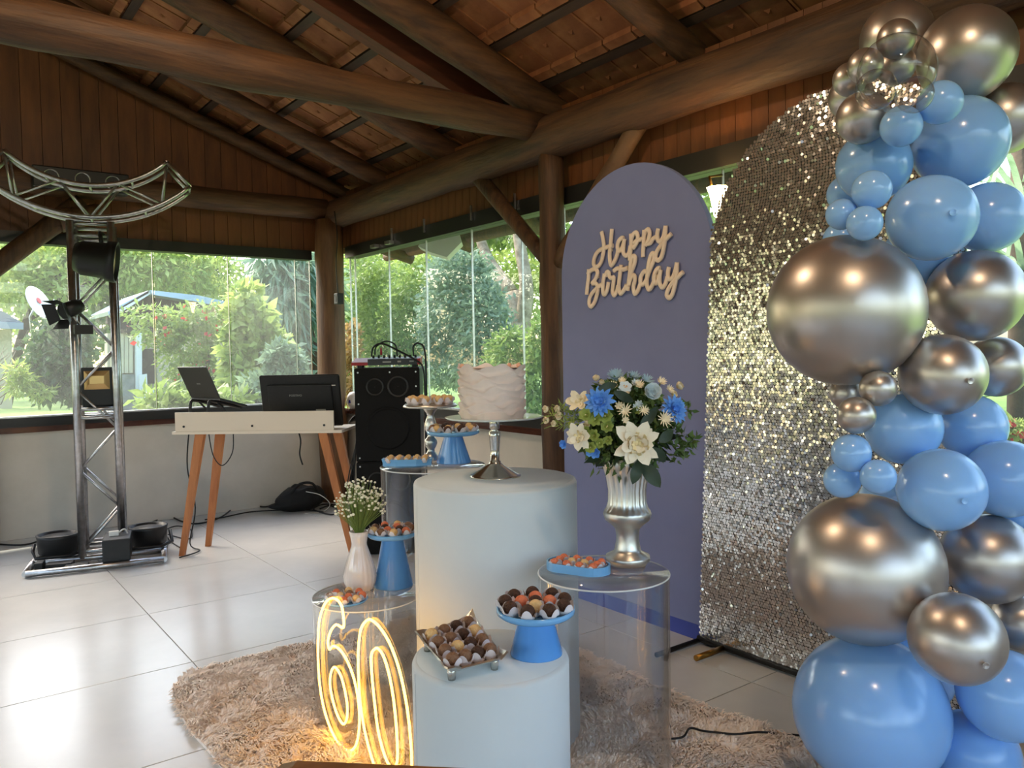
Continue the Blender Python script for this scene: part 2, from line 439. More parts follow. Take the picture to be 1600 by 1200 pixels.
for y, s in TIE: log('tie_beam', '', (-5.0,y,2.86), (3.35,y,2.84), .125, .095, 'log_x', k=30, seed=s)
log('gable_tie_beam', '', (-4.8,7.18,2.80), (3.2,7.18,2.80), .10, .10, 'log_x', k=26, seed=7)
RAFT = [7.24, 6.46, 5.33, 4.06, 2.86, 1.65, .40, -.85, -2.1, -3.4, -4.8]
for q, y in enumerate(RAFT):
    rr = .06 if q == 0 else (.075 if q not in (2,3) else .095)
    if q == 3: rr = .11
    dz = -.105
    log('rafter', '', (RIDGE-.05,y,roofz(RIDGE)+dz), (4.15,y,roofz(4.15)+dz), rr, rr, 'log_x', n=12, k=20, seed=20+q)
    if y < 3: log('rafter', '', (RIDGE+.05,y,roofz(RIDGE)+dz), (-5.75,y,roofz(-5.75)+dz), rr, rr, 'log_x', n=10, k=12, seed=40+q)
    else: log('rafter', '', (RIDGE+.05,y,roofz(RIDGE)+dz), (-5.75,y,roofz(-5.75)+dz), rr, rr, 'log_x', n=10, k=12, seed=40+q)
sq = MB(); ya, yb = 4.43, 4.54
sq.add([(RIDGE,ya,roofz(RIDGE)-.17),(3.3,ya,roofz(3.3)-.17),(3.3,yb,roofz(3.3)-.17),(RIDGE,yb,roofz(RIDGE)-.17),(RIDGE,ya,roofz(RIDGE)),(3.3,ya,roofz(3.3)),(3.3,yb,roofz(3.3)),(RIDGE,yb,roofz(RIDGE))],
       [(0,3,2,1),(4,5,6,7),(0,1,5,4),(1,2,6,5),(2,3,7,6),(3,0,4,7)])
struct(sq.build('squared_rafter', 'squared_rafter'))
log('ridge_beam', '', (RIDGE,RY0-.4,roofz(RIDGE)-.16), (RIDGE,RY1+.3,roofz(RIDGE)-.16), .11, .11, 'log_y', k=24, seed=9)

# posts and braces
def post(name, x, y, r, zt, mat, seed): return log(name, '', (x,y,-.0), (x,y,zt), r, r*.95, mat, k=16, seed=seed, wob=.012)
post('post', 3.22, 7.16, .135, 2.70, 'post_wood', 50)
post('post', 3.30, 3.93, .088, 2.70, 'log_z', 51)
post('post', .36, 7.20, .11, 2.75, 'post_wood', 52)
post('post', 3.30, -.40, .10, 2.70, 'log_z', 53)
for yy in (-4.9, -1.2, 2.6, 6.6): post('post', -4.9, yy, .11, 2.70, 'post_wood', 54)
for xx in (-2.4, .4, 3.2): post('post', xx, -5.35, .11, 2.70, 'post_wood', 55)
log('brace', '', (3.30,4.74,2.66), (3.30,3.98,1.99), .055, .05, 'log_z', n=10, k=8, seed=60)
log('brace', '', (3.32,3.12,2.74), (3.30,3.88,1.96), .055, .05, 'brace_wood', n=10, k=8, seed=61)
log('brace', '', (.40,7.17,2.02), (1.12,7.17,2.66), .075, .085, 'log_z', n=10, k=8, seed=62)
log('brace', '', (.95,7.13,2.50), (1.25,7.13,2.60), .10, .06, 'log_z', n=10, k=6, seed=63)
log('front_beam', '', (-4.9,-5.35,2.77), (3.3,-5.35,2.77), .11, .11, 'log_x', k=20, seed=64)

# ---------------------------------------------------------------- roof: deck, battens, clay tiles
SL = math.atan(ROOF_M); cs, sn = math.cos(SL), math.sin(SL)
roof = MB()
for side in (1,-1):
    xa = RIDGE; xb = 4.25 if side == 1 else -5.85
    z0, z1 = roofz(xa)+.10, roofz(xb)+.10
    roof.add([(xa,RY0-.6,z0),(xb,RY0-.6,z1),(xb,RY1+1.0,z1),(xa,RY1+1.0,z0),(xa,RY0-.6,z0+.02),(xb,RY0-.6,z1+.02),(xb,RY1+1.0,z1+.02),(xa,RY1+1.0,z0+.02)],
             [(0,3,2,1),(4,5,6,7),(0,1,5,4),(1,2,6,5),(2,3,7,6),(3,0,4,7)])
rf = struct(roof.build('roof', 'clay'))
BSTEP = .4026
bx_ = [3.333-BSTEP*k for k in range(11)]+[3.333+BSTEP, 3.333+2*BSTEP]
bme = MB().box((-.03,-6.9,0),(.03,6.9,.028)).mesh('batten', 'batten')
for x in bx_:
    if x < RIDGE: continue
    link_mesh('batten', bme, rf, (x,.9,roofz(x)), (0,SL,0))
    link_mesh('batten', bme, rf, (2*RIDGE-x,.9,roofz(x)), (0,-SL,0))
# one clay tile seen from below: pan with side ribs, hooked nose just above the lower batten
def tile_mesh():
    mb = MB(); L_ = BSTEP/cs; w = .115
    mb.box((-.06,-w+.002,.034),(L_-.02,w-.002,.046))
    mb.box((-.06,w-.016,.026),(L_-.02,w-.003,.034))
    mb.add([(L_-.115,-w+.004,.034),(L_-.115,w-.004,.034),(L_-.104,w-.004,.004),(L_-.104,-w+.004,.004),(L_-.045,-w+.01,.0),(L_-.045,w-.01,.0),(L_-.040,w-.004,.034),(L_-.040,-w+.004,.034)],
           [(0,1,2,3),(3,2,5,4),(4,5,6,7),(0,3,4,7),(1,6,5,2)])
    mb.add([(.16,-.02,.034),(.18,0,.022),(.16,.02,.034),(.20,.0,.034)], [(0,1,2),(0,3,1),(1,3,2)])
    return mb
tmb = tile_mesh(); tme = tmb.mesh('roof_tile', 'clay')
cands = []
for x in bx_+[3.333-BSTEP*11]:
    xs = x
    if xs < RIDGE-.1 or xs > 3.8: continue
    j = 0; y = -5.9 + (0.115 if int(round((x-3.333)/BSTEP)) % 2 else 0)
    while y < RY1+.9:
        q = pj((xs+.2, y, roofz(xs+.2)))
        vis = q[2] > .3 and -80 < q[0] < 1640 and -60 < q[1] < 420 and y < RY1
        cands.append((0 if vis else 1, q[2] if vis else 99, xs, y)); y += .232
cands.sort()
rest = MB()
for n_, (v_, d_, xs, y) in enumerate(cands):
    jit = (rnd.uniform(-.004,.004), rnd.uniform(-.012,.012))
    if v_ == 0 and n_ < 300:
        link_mesh('roof_tile', tme, rf, (xs,y+jit[0],roofz(xs)), (jit[1]*.3,SL,jit[1]))
    else:
        M = Matrix.Translation((xs,y,roofz(xs))) @ Matrix.Rotation(SL,4,'Y')
        rest.add([M @ Vector(p) for p in tmb.v], tmb.f)
o = rest.build('roof_tile_field', 'clay', rf); o['kind'] = 'stuff'

# pendant lamps over the party area: (they show only as highlights on the balloons)
def pendant(x, y, z, power):
    t = thing('pendant_lamp', 'bronze dome pendant lamp hanging from the roof beams', 'lamp', (x,y,z), group='pendant lamps under the roof')
    MB().lathe([(.012,.34),(.03,.33),(.05,.28),(.13,.16),(.16,.06),(.155,.06),(.12,.15),(.045,.26),(.012,.30)], 24, capb=False, capt=False).build('lamp_shade', 'brass', t)
    MB().ball((0,0,.10), .045, 14, 10).build('light_bulb_offscreen', 'bulb', t)
    zt = roofz(x)-z
    MB().tube([(0,0,.33),(0,0,zt)], .006, 6).build('lamp_cord', 'cable', t)
    l = bpy.data.lights.new('pendant_lamp_light_offscreen', 'POINT'); l.energy = power; l.color = LAMP_COLOR; l.shadow_soft_size = .06
    lo = bpy.data.objects.new('pendant_lamp_light_offscreen', l); col.objects.link(lo); lo.location = (x,y,z+.02)
for (x, y) in ((1.0,2.75), (.95,.05)):      # the two warm highlights every balloon shows
    pendant(x, y, 3.26, LAMP_POWER)

# ================================================================ GARDEN beyond the glass
def gz(x, y):
    d = max(0.0, max(y-RY1-1.2, x-RX1-1.2)); return -.04+.4*min(1.0, d/7.0)
def gz2(x, y): return gz(x, y)
g = MB(); nx, ny = 46, 46
xs = np.linspace(-40, 50, nx); ys = np.linspace(-40, 60, ny)
vv = []
for j in range(ny):
    for i in range(nx):
        inside = RX0-1.0 < xs[i] < RX1+1.0 and RY0-1.0 < ys[j] < RY1+1.0
        vv.append((xs[i], ys[j], gz(xs[i], ys[j])-.06 if not inside else -.16))
g.add(vv, [(j*nx+i, j*nx+i+1, (j+1)*nx+i+1, (j+1)*nx+i) for j in range(ny-1) for i in range(nx-1)], True)
struct(g.build('lawn', 'grass'))
struct(MB().box((RX0-1.2,RY1+.15,-.14),(RX1+1.3,RY1+1.5,-.03)).build('terrace_back', 'paving'))
struct(MB().box((RX1+.15,RY0-1,-.14),(RX1+1.3,RY1+.15,-.03)).build('terrace_right', 'paving'))

# overhanging eave along the right-hand wall: soffit boards on short rafter tails, tie rod box
eave = bpy.data.objects.new('eave', None); col.objects.link(eave); struct(eave)
bm_ = MB().box((-.58,-.069,0),(.58,.069,.016)).mesh('soffit_board', 'soffit')
for yy in np.arange(1.0, 8.2, .145):
    link_mesh('soffit_board', bm_, eave, (RX1+.6,yy,2.86-.5*.27), (0,.27,0))
for yy in (1.9, 3.1, 4.3, 5.5, 6.7, 7.9):
    MB().tube([(RX1+.02,yy,2.78),(RX1+1.15,yy,2.48)], [.07,.06], 10, jitter=.04).build('rafter_tail', 'log_z', eave)
MB().tube([(RX1+1.1,1.0,2.56),(RX1+1.1,8.4,2.56)], .055, 10).build('eave_log', 'log_z', eave)
t = thing('duct_box', 'pale grey faceted box fixed under the wooden eave outside', 'box', (0,0,0))
c = vert(690, 385, (4.15,6.0,0)); hx, hz = .36, .17
pts = [(-1,-.2),(-.1,1),(.9,.75),(1.05,.0),(.35,-.95),(-.45,-.6)]
M = frame(c, np.array([_r[0],_r[1],0]), np.array([0,0,1.0]), np.array([-_f[0],-_f[1],0])/math.hypot(_f[0],_f[1]))
MB().prism([(x*hx*.52,y*hz*.8) for x,y in pts], .25, M).build('body', 'eave_box', t)
MB().prism([(x*hx*.52,y*hz*.8+.02) for x,y in [(-1,-.2),(-.1,1.0),(.0,.2)]], .27, M).build('side_flap', 'eave_box', t)
MB().box((c[0]-.02,c[1]-.02,c[2]+.08),(c[0]+.02,c[1]+.02,2.72)).build('hanger', 'dark_alu', t)

# ---------------------------------------------------------------- foliage
def leaves(n, blobs, size, rs, droop=.3, aspect=.42, shell=.55):
    blobs = np.array(blobs, float); vol = blobs[:,3]*blobs[:,4]*blobs[:,5]; p = vol**.8/np.sum(vol**.8)
    k = rs.choice(len(blobs), n, p=p)
    d = rs.randn(n,3); d /= np.linalg.norm(d,axis=1,keepdims=True)
    r = (shell+(1-shell)*rs.rand(n)**.5)[:,None]
    c = blobs[k,:3]+d*r*blobs[k,3:6]*(1+.12*rs.randn(n,1))
    ax = d*.6+rs.randn(n,3)*.7; ax[:,2] -= droop; ax /= np.linalg.norm(ax,axis=1,keepdims=True)
    sd = np.cross(ax, rs.randn(n,3)); sd /= np.maximum(np.linalg.norm(sd,axis=1,keepdims=True),1e-6)
    nm = np.cross(ax, sd)
    L = size*(.6+.8*rs.rand(n,1)); w = L*aspect
    v0 = c; v1 = c+ax*L*.45+sd*w*.5+nm*L*.06; v2 = c+ax*L-nm*L*.05; v3 = c+ax*L*.45-sd*w*.5+nm*L*.06
    V = np.stack([v0,v1,v2,v3],1).reshape(-1,3); idx = np.arange(n)[:,None]*4+np.array([0,1,2,3])
    return V, idx
def leaf_object(name, mat, parent, V, idx):
    me = bpy.data.meshes.new(name); n = len(idx); q = idx.shape[1]
    me.vertices.add(len(V)); me.vertices.foreach_set('co', V.astype(np.float32).ravel())
    me.loops.add(n*q); me.loops.foreach_set('vertex_index', idx.astype(np.int32).ravel())
    me.polygons.add(n); me.polygons.foreach_set('loop_start', np.arange(0,n*q,q,dtype=np.int32)); me.polygons.foreach_set('loop_total', np.full(n,q,dtype=np.int32))
    me.update(calc_edges=True); me.materials.append(MATS[mat])
    o = bpy.data.objects.new(name, me); col.objects.link(o); o.parent = parent; return o
def plant(name, label, cat, base, blobs, n, size, mat, seed, trunks=(), bark='bark_dark', group=None, droop=.3, aspect=.42, shell=.5, fruit=None):
    t = thing(name, label, cat, (base[0],base[1],gz(base[0],base[1])-.08), group=group); rs = np.random.RandomState(seed)
    o0 = np.array([base[0],base[1],gz(base[0],base[1])-.08])
    V, idx = leaves(n, blobs, size, rs, droop, aspect, shell)
    f = leaf_object('foliage', mat, t, V-o0, idx)
    f['kind'] = 'stuff'
    for (pts, r0, r1) in trunks:
        pp = crom([np.array(p)-o0 for p in pts], 4)
        MB().tube(pp, np.linspace(r0,r1,len(pp)), 9, jitter=.06, seed=seed).build('trunk' if (pts[0][2] < .4) else 'branch', bark, t)
    if not trunks:
        MB().tube([(0,0,0),(.02,.02,.5)], [.04,.03], 7).build('trunk', bark, t)
    if fruit:
        V, idx = leaves(fruit[0], blobs, fruit[1], rs, .2, .9, .9); leaf_object('blossoms', fruit[2], t, V-o0, idx)['kind'] = 'stuff'
    return t
def at(px, py, Y=None, X=None):
    return onY(px,py,Y) if Y is not None else onX(px,py,X)

# tall tree backdrop behind the house (many separate crowns); unseen ones past the shed added to block sky reflections
bk = [(-3.6,20.0,'foliage_mid'),(1.2,31.5,'foliage_bright'),(4.6,25.5,'foliage_mid'),(8.0,31.5,'foliage_dark'),(11.4,25.5,'foliage_mid'),(15.0,31.5,'foliage_mid'),(-5.6,31.5,'foliage_mid'),(-10.2,18.5,'foliage_dark'),(-17,20,'foliage_mid'),(-23.5,17,'foliage_dark'),(-12.5,26.5,'foliage_mid')]
labs = ['tall mid green tree standing just behind the grey shed','tall yellow green tree rising behind the satellite dish','tall mid green tree rising behind the cottage roof','tall dark green tree behind the cottage end','broad mid green tree behind the palm','broad green tree beyond the dense shrubs','tall mid green tree standing beyond the grey shed','dark green tree at the far edge of the lawn past the shed','mid green tree in the far garden corner past the shed','dark green tree beside the hedge in the far garden corner','tall mid green tree closing the far garden corner']
for i, (x, y, m) in enumerate(bk):
    rs = np.random.RandomState(100+i); g0 = gz(x,y)
    bl = [(x+rs.uniform(-1.5,1.5), y+rs.uniform(-.9,.9), g0+1.0+rs.uniform(0,5.2), rs.uniform(1.1,1.6), rs.uniform(1,1.4), rs.uniform(.8,1.4)) for _ in range(14)]
    plant('tree', labs[i], 'tree', (x,y), bl, 11000, .23, m, 200+i, [([(x,y,g0-.2),(x+.1,y,g0+2),(x-.1,y,g0+4.5)],.2,.1)], group=None)
# nearer shrubs in front of the glass gable: flowering shrub before the cottage, bright big-leaf shrub, palm
def blobs_px(lst, Y):       # (px, py, rx_px, rz_px) -> blobs at distance plane Y
    out = []
    for (x, y, a, b) in lst:
        c = onY(x,y,Y); s = (pj(c)[2])/FPX
        out.append((c[0],c[1],c[2],a*s,a*s*.8,b*s))
    return out
fl_b = blobs_px([(255,520,42,24),(300,535,40,34),(230,490,36,14),(285,500,44,20),(330,500,40,26),(345,560,46,44),(300,585,36,30),(265,560,20,34),(325,610,44,20)], 12.5)
plant('flowering_shrub', 'loose shrub with red blossoms in front of the cottage', 'shrub', (3.55,12.5), fl_b, 4200, .095, 'foliage_mid', 301, [([(3.55,12.5,.0),(3.45,12.4,.8),(3.65,12.5,1.6)],.05,.03)], fruit=(80,.075,'flower_red'))
bb = blobs_px([(390,500,30,30),(410,540,36,40),(385,470,24,24),(395,590,40,40),(430,570,26,44),(372,540,22,40)], 11.3)
plant('broadleaf_shrub', 'bright green broad-leaved shrub beside the hanging palm', 'shrub', (4.25,11.3), bb, 2300, .19, 'foliage_bright', 302, droop=.45, aspect=.5)
bb = blobs_px([(420,610,40,30),(455,600,30,40),(400,625,30,18),(440,560,26,24)], 10.1)
plant('dark_shrub', 'blue green shrub at the foot of the hanging palm', 'shrub', (4.2,10.1), bb, 2600, .13, 'foliage_blue', 303)
bb = blobs_px([(445,470,34,70),(470,440,30,60),(430,420,30,40),(455,530,26,40)], 12.8)
plant('hanging_palm', 'tree with long drooping grey green fronds near the corner post', 'tree', (5.5,12.8), bb, 2600, .40, 'foliage_blue', 304, [([(5.5,12.8,.0),(5.4,12.8,1.5),(5.1,12.8,2.6),(4.9,12.8,3.4)],.12,.07)], 'bark_dark', droop=1.6, aspect=.12)
bb = blobs_px([(480,420,30,50),(500,470,22,60)], 13.9)
plant('hanging_palm', 'tree with pale arching fronds just left of the corner post', 'tree', (5.75,13.9), bb, 900, .55, 'foliage_palm', 305, [([(5.75,13.9,0),(5.75,13.9,2.0),(5.7,13.9,3.2)],.1,.07)], droop=1.0, aspect=.12)
bb = blobs_px([(440,640,60,14),(480,600,26,40),(470,630,40,20)], 16.4)
plant('dry_shrub', 'dry yellowish shrub behind the palm trunk', 'shrub', (7.0,16.4), bb, 1500, .16, 'foliage_dry', 306)
# left part: big leaf tree top, dark rounded bush, low bush, twiggy bare bush
bb = blobs_px([(20,430,60,50),(60,400,50,30),(110,440,60,36),(210,420,60,34),(280,420,50,34),(340,430,40,40),(230,400,60,20),(150,400,60,26)], 22.0)
plant('broadleaf_tree', 'yellow green broad-leaved tree arching over the cottage', 'tree', (1.6,22.2), bb, 7500, .22, 'foliage_bright', 307, [([(1.6,22.2,0),(2.2,22.1,2.4),(3.0,22.0,3.6)],.14,.06),([(2.2,22.1,2.4),(4.0,22.0,3.6),(5.4,22.0,4.3)],.07,.04)], aspect=.36)
bb = blobs_px([(95,560,44,56),(110,520,30,40),(75,590,30,36),(125,600,26,30)], 13.0)
plant('round_bush', 'dark green rounded bush behind the lighting truss', 'bush', (1.7,13.0), bb, 5200, .12, 'foliage_dark', 308)
bb = blobs_px([(40,592,14,9),(28,606,13,9),(66,612,16,8),(25,578,11,10)], 12.6)
plant('leafy_plant', 'strap-leaved garden plant at the edge of the lawn', 'plant', (.62,12.6), bb, 600, .12, 'foliage_bright', 309, aspect=.2)
tw = thing('bare_shrub', 'leafless twiggy shrub beside the lawn', 'shrub', (.60,14.3,gz(.60,14.3)-.05))
rs = np.random.RandomState(5); tb = MB()
for q in range(46):
    p = np.array([0,0,0.2]); d = np.array([rs.uniform(-.6,.6),rs.uniform(-.3,.3),1.0]); pts = [p]
    for k in range(4): d = d+rs.randn(3)*.35; pts.append(pts[-1]+d*np.array([1,.5,1])/np.linalg.norm(d)*.34)
    tb.tube(pts, [.02,.014,.01,.007,.004], 4)
tb.build('twigs', 'bark_pale', tw)['kind'] = 'stuff'
MB().tube([(0,0,-.05),(.02,0,.4)], .05, 7).build('trunk', 'bark_dark', tw)
bb = blobs_px([(280,640,50,14),(310,625,40,18),(350,630,40,16),(250,625,30,18)], 9.3)
plant('low_plant', 'low broad-leaved border plant under the gable window', 'plant', (2.4,9.3), bb, 800, .17, 'foliage_mid', 310, aspect=.35)

# shrubs beyond the right-hand glass
def blobs_pxX(lst, X):
    out = []
    for (x, y, a, b) in lst:
        c = onX(x,y,X); s = pj(c)[2]/FPX; out.append((c[0],c[1],c[2],a*s,a*s,b*s))
    return out
bb = blobs_pxX([(590,470,46,66),(640,500,46,70),(560,440,30,50),(610,560,50,50),(660,450,40,50),(640,580,40,34)], 7.4)
plant('dense_shrub', 'dense shrub with small grey green leaves behind the loudspeakers', 'shrub', (bb[0][0]+.2,bb[0][1]), bb, 16000, .095, 'foliage_mid', 320)
bb = blobs_pxX([(700,500,46,66),(730,470,44,60),(760,510,40,70),(700,570,40,36),(750,570,44,40),(720,430,50,40)], 6.4)
plant('dense_shrub', 'dense blue green leafy shrub in front of the pale tree trunk', 'shrub', (bb[0][0]+.2,bb[0][1]), bb, 17000, .085, 'foliage_blue', 321)
bb = blobs_pxX([(800,560,40,46),(835,600,30,44),(845,540,24,40),(780,620,40,20)], 6.0)
plant('dense_shrub', 'small leafy shrub beside the pale tree trunk and the wooden post', 'shrub', (bb[0][0]+.2,bb[0][1]), bb, 7000, .075, 'foliage_mid', 322)
bb = blobs_pxX([(660,420,60,34),(720,400,60,34),(780,430,60,50),(840,400,40,50),(580,410,60,30),(820,470,40,50)], 9.5)
plant('light_tree', 'sunlit yellow green tree crown below the wooden eave', 'tree', (bb[2][0],bb[2][1]), bb, 8000, .15, 'foliage_bright', 323)
Xt = 7.6
c0 = onX(818,640,Xt); c1 = onX(815,520,Xt); c2 = onX(800,460,Xt); c3 = onX(760,400,Xt); c4 = onX(745,350,Xt)
d1 = onX(822,450,Xt); d2 = onX(815,400,Xt); d3 = onX(805,345,Xt)
bb = blobs_pxX([(770,350,70,30),(840,360,50,30),(720,370,50,26)], Xt+.6)
plant('pale_tree', 'tree with forked pale bark trunk beyond the glass', 'tree', (c0[0],c0[1]), bb, 2600, .16, 'foliage_mid', 324,
      [([(c0[0],c0[1],.0),c0,c1,c2],.20,.15),([c2,c3,c4],.12,.07),([c1,d1,d2,d3],.13,.08)], 'bark_pale')
bb = blobs_pxX([(545,590,14,50),(550,540,12,40),(560,610,20,24)], 5.2)
plant('dry_shrub', 'sunlit yellowish shrub just right of the corner post', 'shrub', (bb[0][0],bb[0][1]), bb, 1500, .10, 'foliage_dry', 325)
for i, (X, y, n) in enumerate(((13.2,8.5,6500),(19.5,15.0,6500),(19.0,4.0,6000),(12.6,-1.0,4000))):
    rs = np.random.RandomState(400+i); g0 = .3
    bl = [(X+rs.uniform(-1.2,1.2), y+rs.uniform(-2,2), g0+.6+rs.uniform(0,4.4), 1.4,1.6,1.2) for _ in range(11)]
    plant('tree', ['broad garden tree behind the dense shrubs, nearest the eave corner','broad garden tree behind the sunlit crown','broad garden tree behind the striped palm beyond the balloons','garden tree beyond the terrace corner'][i], 'tree', (X,y), bl, n, .28, ('foliage_mid','foliage_dark','foliage_mid','foliage_mid')[i], 420+i,
          [([(X,y,0),(X,y,2),(X+.1,y,4)],.18,.1)])
# palm with narrow fronds beyond the balloons, flower bed
pc = onX(1600,330,5.6); t = thing('fan_palm', 'pale green palm with narrow crossing fronds behind the balloons', 'palm', (pc[0],pc[1],gz(pc[0],pc[1])-.08)); rs = np.random.RandomState(8)
o0 = np.array(t.location)
for q in range(34):
    a = rs.uniform(0,2*math.pi); h = rs.uniform(1.6,2.8); L_ = rs.uniform(.7,1.3)
    pts = crom([(0,0,h),(math.cos(a)*L_*.5,math.sin(a)*L_*.5,h+.25),(math.cos(a)*L_,math.sin(a)*L_,h-.25)], 5)
    mb = MB(); V = []
    side = np.array([-math.sin(a),math.cos(a),0])*.022
    for k,pp in enumerate(pts): V += [pp-side*(1-.8*k/len(pts)), pp+side*(1-.8*k/len(pts))]
    mb.add(V, [(2*k,2*k+1,2*k+3,2*k+2) for k in range(len(pts)-1)])
    mb.build('frond', 'foliage_palm', t)
MB().tube([(0,0,0),(.02,.02,2.8)], [.09,.06], 9, jitter=.05).build('trunk', 'bark_dark', t)
bb = blobs_pxX([(1565,672,20,9),(1590,668,20,10),(1545,678,16,8)], 4.9)
plant('flower_bed', 'low red and yellow flowers outside the window beside the balloons', 'plant', (bb[0][0],bb[0][1]), bb, 500, .05, 'foliage_bright', 330, fruit=(60,.05,'flower_red'))

# unseen hedges added on the open sides to cut bright sky reflections in the panes
for i, (X, y) in enumerate(((-13,-9),(-13.5,-4),(-13,1),(-13.4,6),(-13,11),(-9,-13.5),(-4,-13),(1,-13.6),(6,-13))):
    rs = np.random.RandomState(500+i)
    bl = [(X+rs.uniform(-.6,.6)+(0 if X < -12 else rs.uniform(-.8,.8)), y+rs.uniform(-.6,.6)+(rs.uniform(-.8,.8) if X < -12 else 0), .3+rs.uniform(0,1.3), 1.2,1.2,.9) for _ in range(9)]
    plant('hedge', 'leafy garden hedge closing off the lawn on the open side of the hall', 'hedge', (X,y), bl, 2600, .3, 'foliage_mid', 520+i, group='hedges around the lawn')

# ---------------------------------------------------------------- cottage, shed roof, dish
Yh = 18.0
ht = thing('cottage', 'dark gabled cottage with pale metal roof and cream curtain window', 'house', (3.9,Yh,0))
def hp(px, py, dy=0.0):
    p = onY(px,py,Yh+dy); return (p[0]-3.9, dy, p[2])
def hpoly(name, mat, pxs, dy, th=.12):
    n = len(pxs); f = [hp(x,y,0) for x,y in pxs]
    v = [(p[0],dy,p[2]) for p in f]+[(p[0],dy+th,p[2]) for p in f]
    return MB().add(v, [tuple(range(n)), tuple(reversed(range(n,2*n)))]+[(i,n+i,n+(i+1)%n,(i+1)%n) for i in range(n)]).build(name, mat, ht)
hpoly('gable_wall', 'house_dark', [(168,486),(226,462),(400,492),(400,520),(190,520),(168,505)], 0, .2)
hpoly('wall', 'house_wall', [(172,520),(400,520),(400,655),(172,655)], .3, .3)
hpoly('stone_base', 'stone_wall', [(172,585),(212,585),(212,655),(172,655)], .1, .15)
for k in range(5): hpoly('curtain_fold', 'house_wall', [(176+7*k,522),(182+7*k,522),(182+7*k,583),(176+7*k,583)], .15, .06)
hpoly('door_post', 'house_white', [(213,520),(222,520),(222,650),(213,650)], 0, .15)
hpoly('doorway', 'house_dark', [(222,545),(245,545),(245,600),(222,600)], .2, .05)  # dark sheet put in for the shade inside the door opening
hpoly('white_panel', 'house_white', [(216,586),(228,584),(230,640),(216,640)], -.1, .06)
g_ = [[(208,608),(245,608),(245,613),(208,613)],[(208,630),(245,630),(245,635),(208,635)],[(208,612),(213,612),(240,632),(235,632)]]
for q in g_: hpoly('gate_bar', 'house_white', q, -.25, .05)
for q in ([(165,492),(226,456),(229,461),(170,498)],): hpoly('fascia', 'house_white', q, -.35, .2)
hpoly('roof', 'roof_metal', [(226,456),(300,464),(408,488),(408,497),(300,474),(230,463)], -.5, 2.6)
hpoly('roof', 'roof_metal', [(163,488),(226,456),(226,460),(165,494)], -.35, 2.4)
hpoly('round_basket', 'foliage_dry', [(306,505),(312,482),(330,478),(341,490),(340,508),(326,518),(310,516)], -.6, .06)
st = thing('shed', 'grey tiled shed with pale blue fascia at the garden edge', 'house', (.2,15.0,0))
a = onY(-60,480,15.0); b = onY(2,486,15.0); c_ = onY(35,505,15.0); d_ = onY(35,515,15.0); e_ = onY(-60,512,15.0)
o0 = np.array([.2,15.0,0])
def slab(name, mat, pts, y0, y1):
    n = len(pts); v = [(p[0]-.2,y0,p[2]) for p in pts]+[(p[0]-.2,y1,p[2]) for p in pts]
    return MB().add(v, [tuple(range(n)), tuple(reversed(range(n,2*n)))]+[(i,n+i,n+(i+1)%n,(i+1)%n) for i in range(n)]).build(name, mat, st)
slab('roof', 'roof_grey', [a,b,c_,onY(35,509,15.0),onY(-60,500,15.0)], -.1, 2.0)
slab('fascia', 'roof_metal', [onY(-60,500,15),onY(35,505,15),d_,e_], -.16, -.06)
slab('wall', 'house_wall', [onY(-60,512,15),onY(22,514,15),onY(22,640,15),onY(-60,640,15)], .3, 1.6)
dt = thing('satellite_dish', 'white satellite dish with a red mark on a thin pole', 'dish', tuple(onY(62,640,14.0)))
c = onY(57,475,14.0)-np.array(dt.location); s = 14.2/FPX
axis = np.array([.75,-.62,.42]); axis /= np.linalg.norm(axis)
ux = np.cross(axis,[0,0,1.0]); ux /= np.linalg.norm(ux); uy = np.cross(ux,axis)
M = frame(c, ux, uy, axis)
mb = MB(); mb.lathe([(.02,.0),(.15,.01),(.27,.045),(.275,.05),(.26,.05),(.14,.02),(.02,.012)], 24)
mb.v = [tuple(M @ Vector(p)) for p in mb.v]; mb.build('reflector', 'dish_white', dt)
mb = MB(); mb.lathe([(.05,.05),(.05,.054)], 10, c=(-.06,.05,-.028)); mb.v = [tuple(M @ Vector(p)) for p in mb.v]; mb.build('red_mark', 'dish_red', dt)
MB().tube([c-axis*.01, c-axis*.12+np.array([0,0,-.15]), np.array([0,0,0])], .02, 6).build('pole', 'alu', dt)
MB().tube([c+uy*-.27, c+axis*.28+uy*-.05], .009, 5).build('feed_arm', 'alu', dt)

# ================================================================ DJ CORNER
# ---- lighting truss
U1 = np.array([.972,-.235,0]); V1 = np.array([.235,.972,0]); Z = np.array([0,0,1.0])
TB = np.array([.52,5.95,0])                              # near-left corner of the base
tr = thing('lighting_truss', 'aluminium T-shaped lighting truss standing on a tube base', 'truss', tuple(TB))
def tp(u, v, z): return U1*u+V1*v+Z*z
def tt(name, pts, r, mat='alu', n=8): return MB().tube(pts, r, n).build(name, mat, tr)
BW, BD = .82, .86
for a, b in (((0,0),(BW,0)),((BW,0),(BW,BD)),((BW,BD),(0,BD)),((0,BD),(0,0)),((.0,.30),(BW,.30)),((.0,.55),(BW,.55))):
    tt('base_tube', [tp(*a,.026),tp(*b,.026)], .022)
CU, CV, CS, CH = .30, .30, .25, 2.36
for (a, b) in ((0,0),(CS,0),(CS,CS),(0,CS)):
    tt('main_tube', [tp(CU+a,CV+b,.026),tp(CU+a,CV+b,CH)], .025, n=10)
zz = .08; k = 0
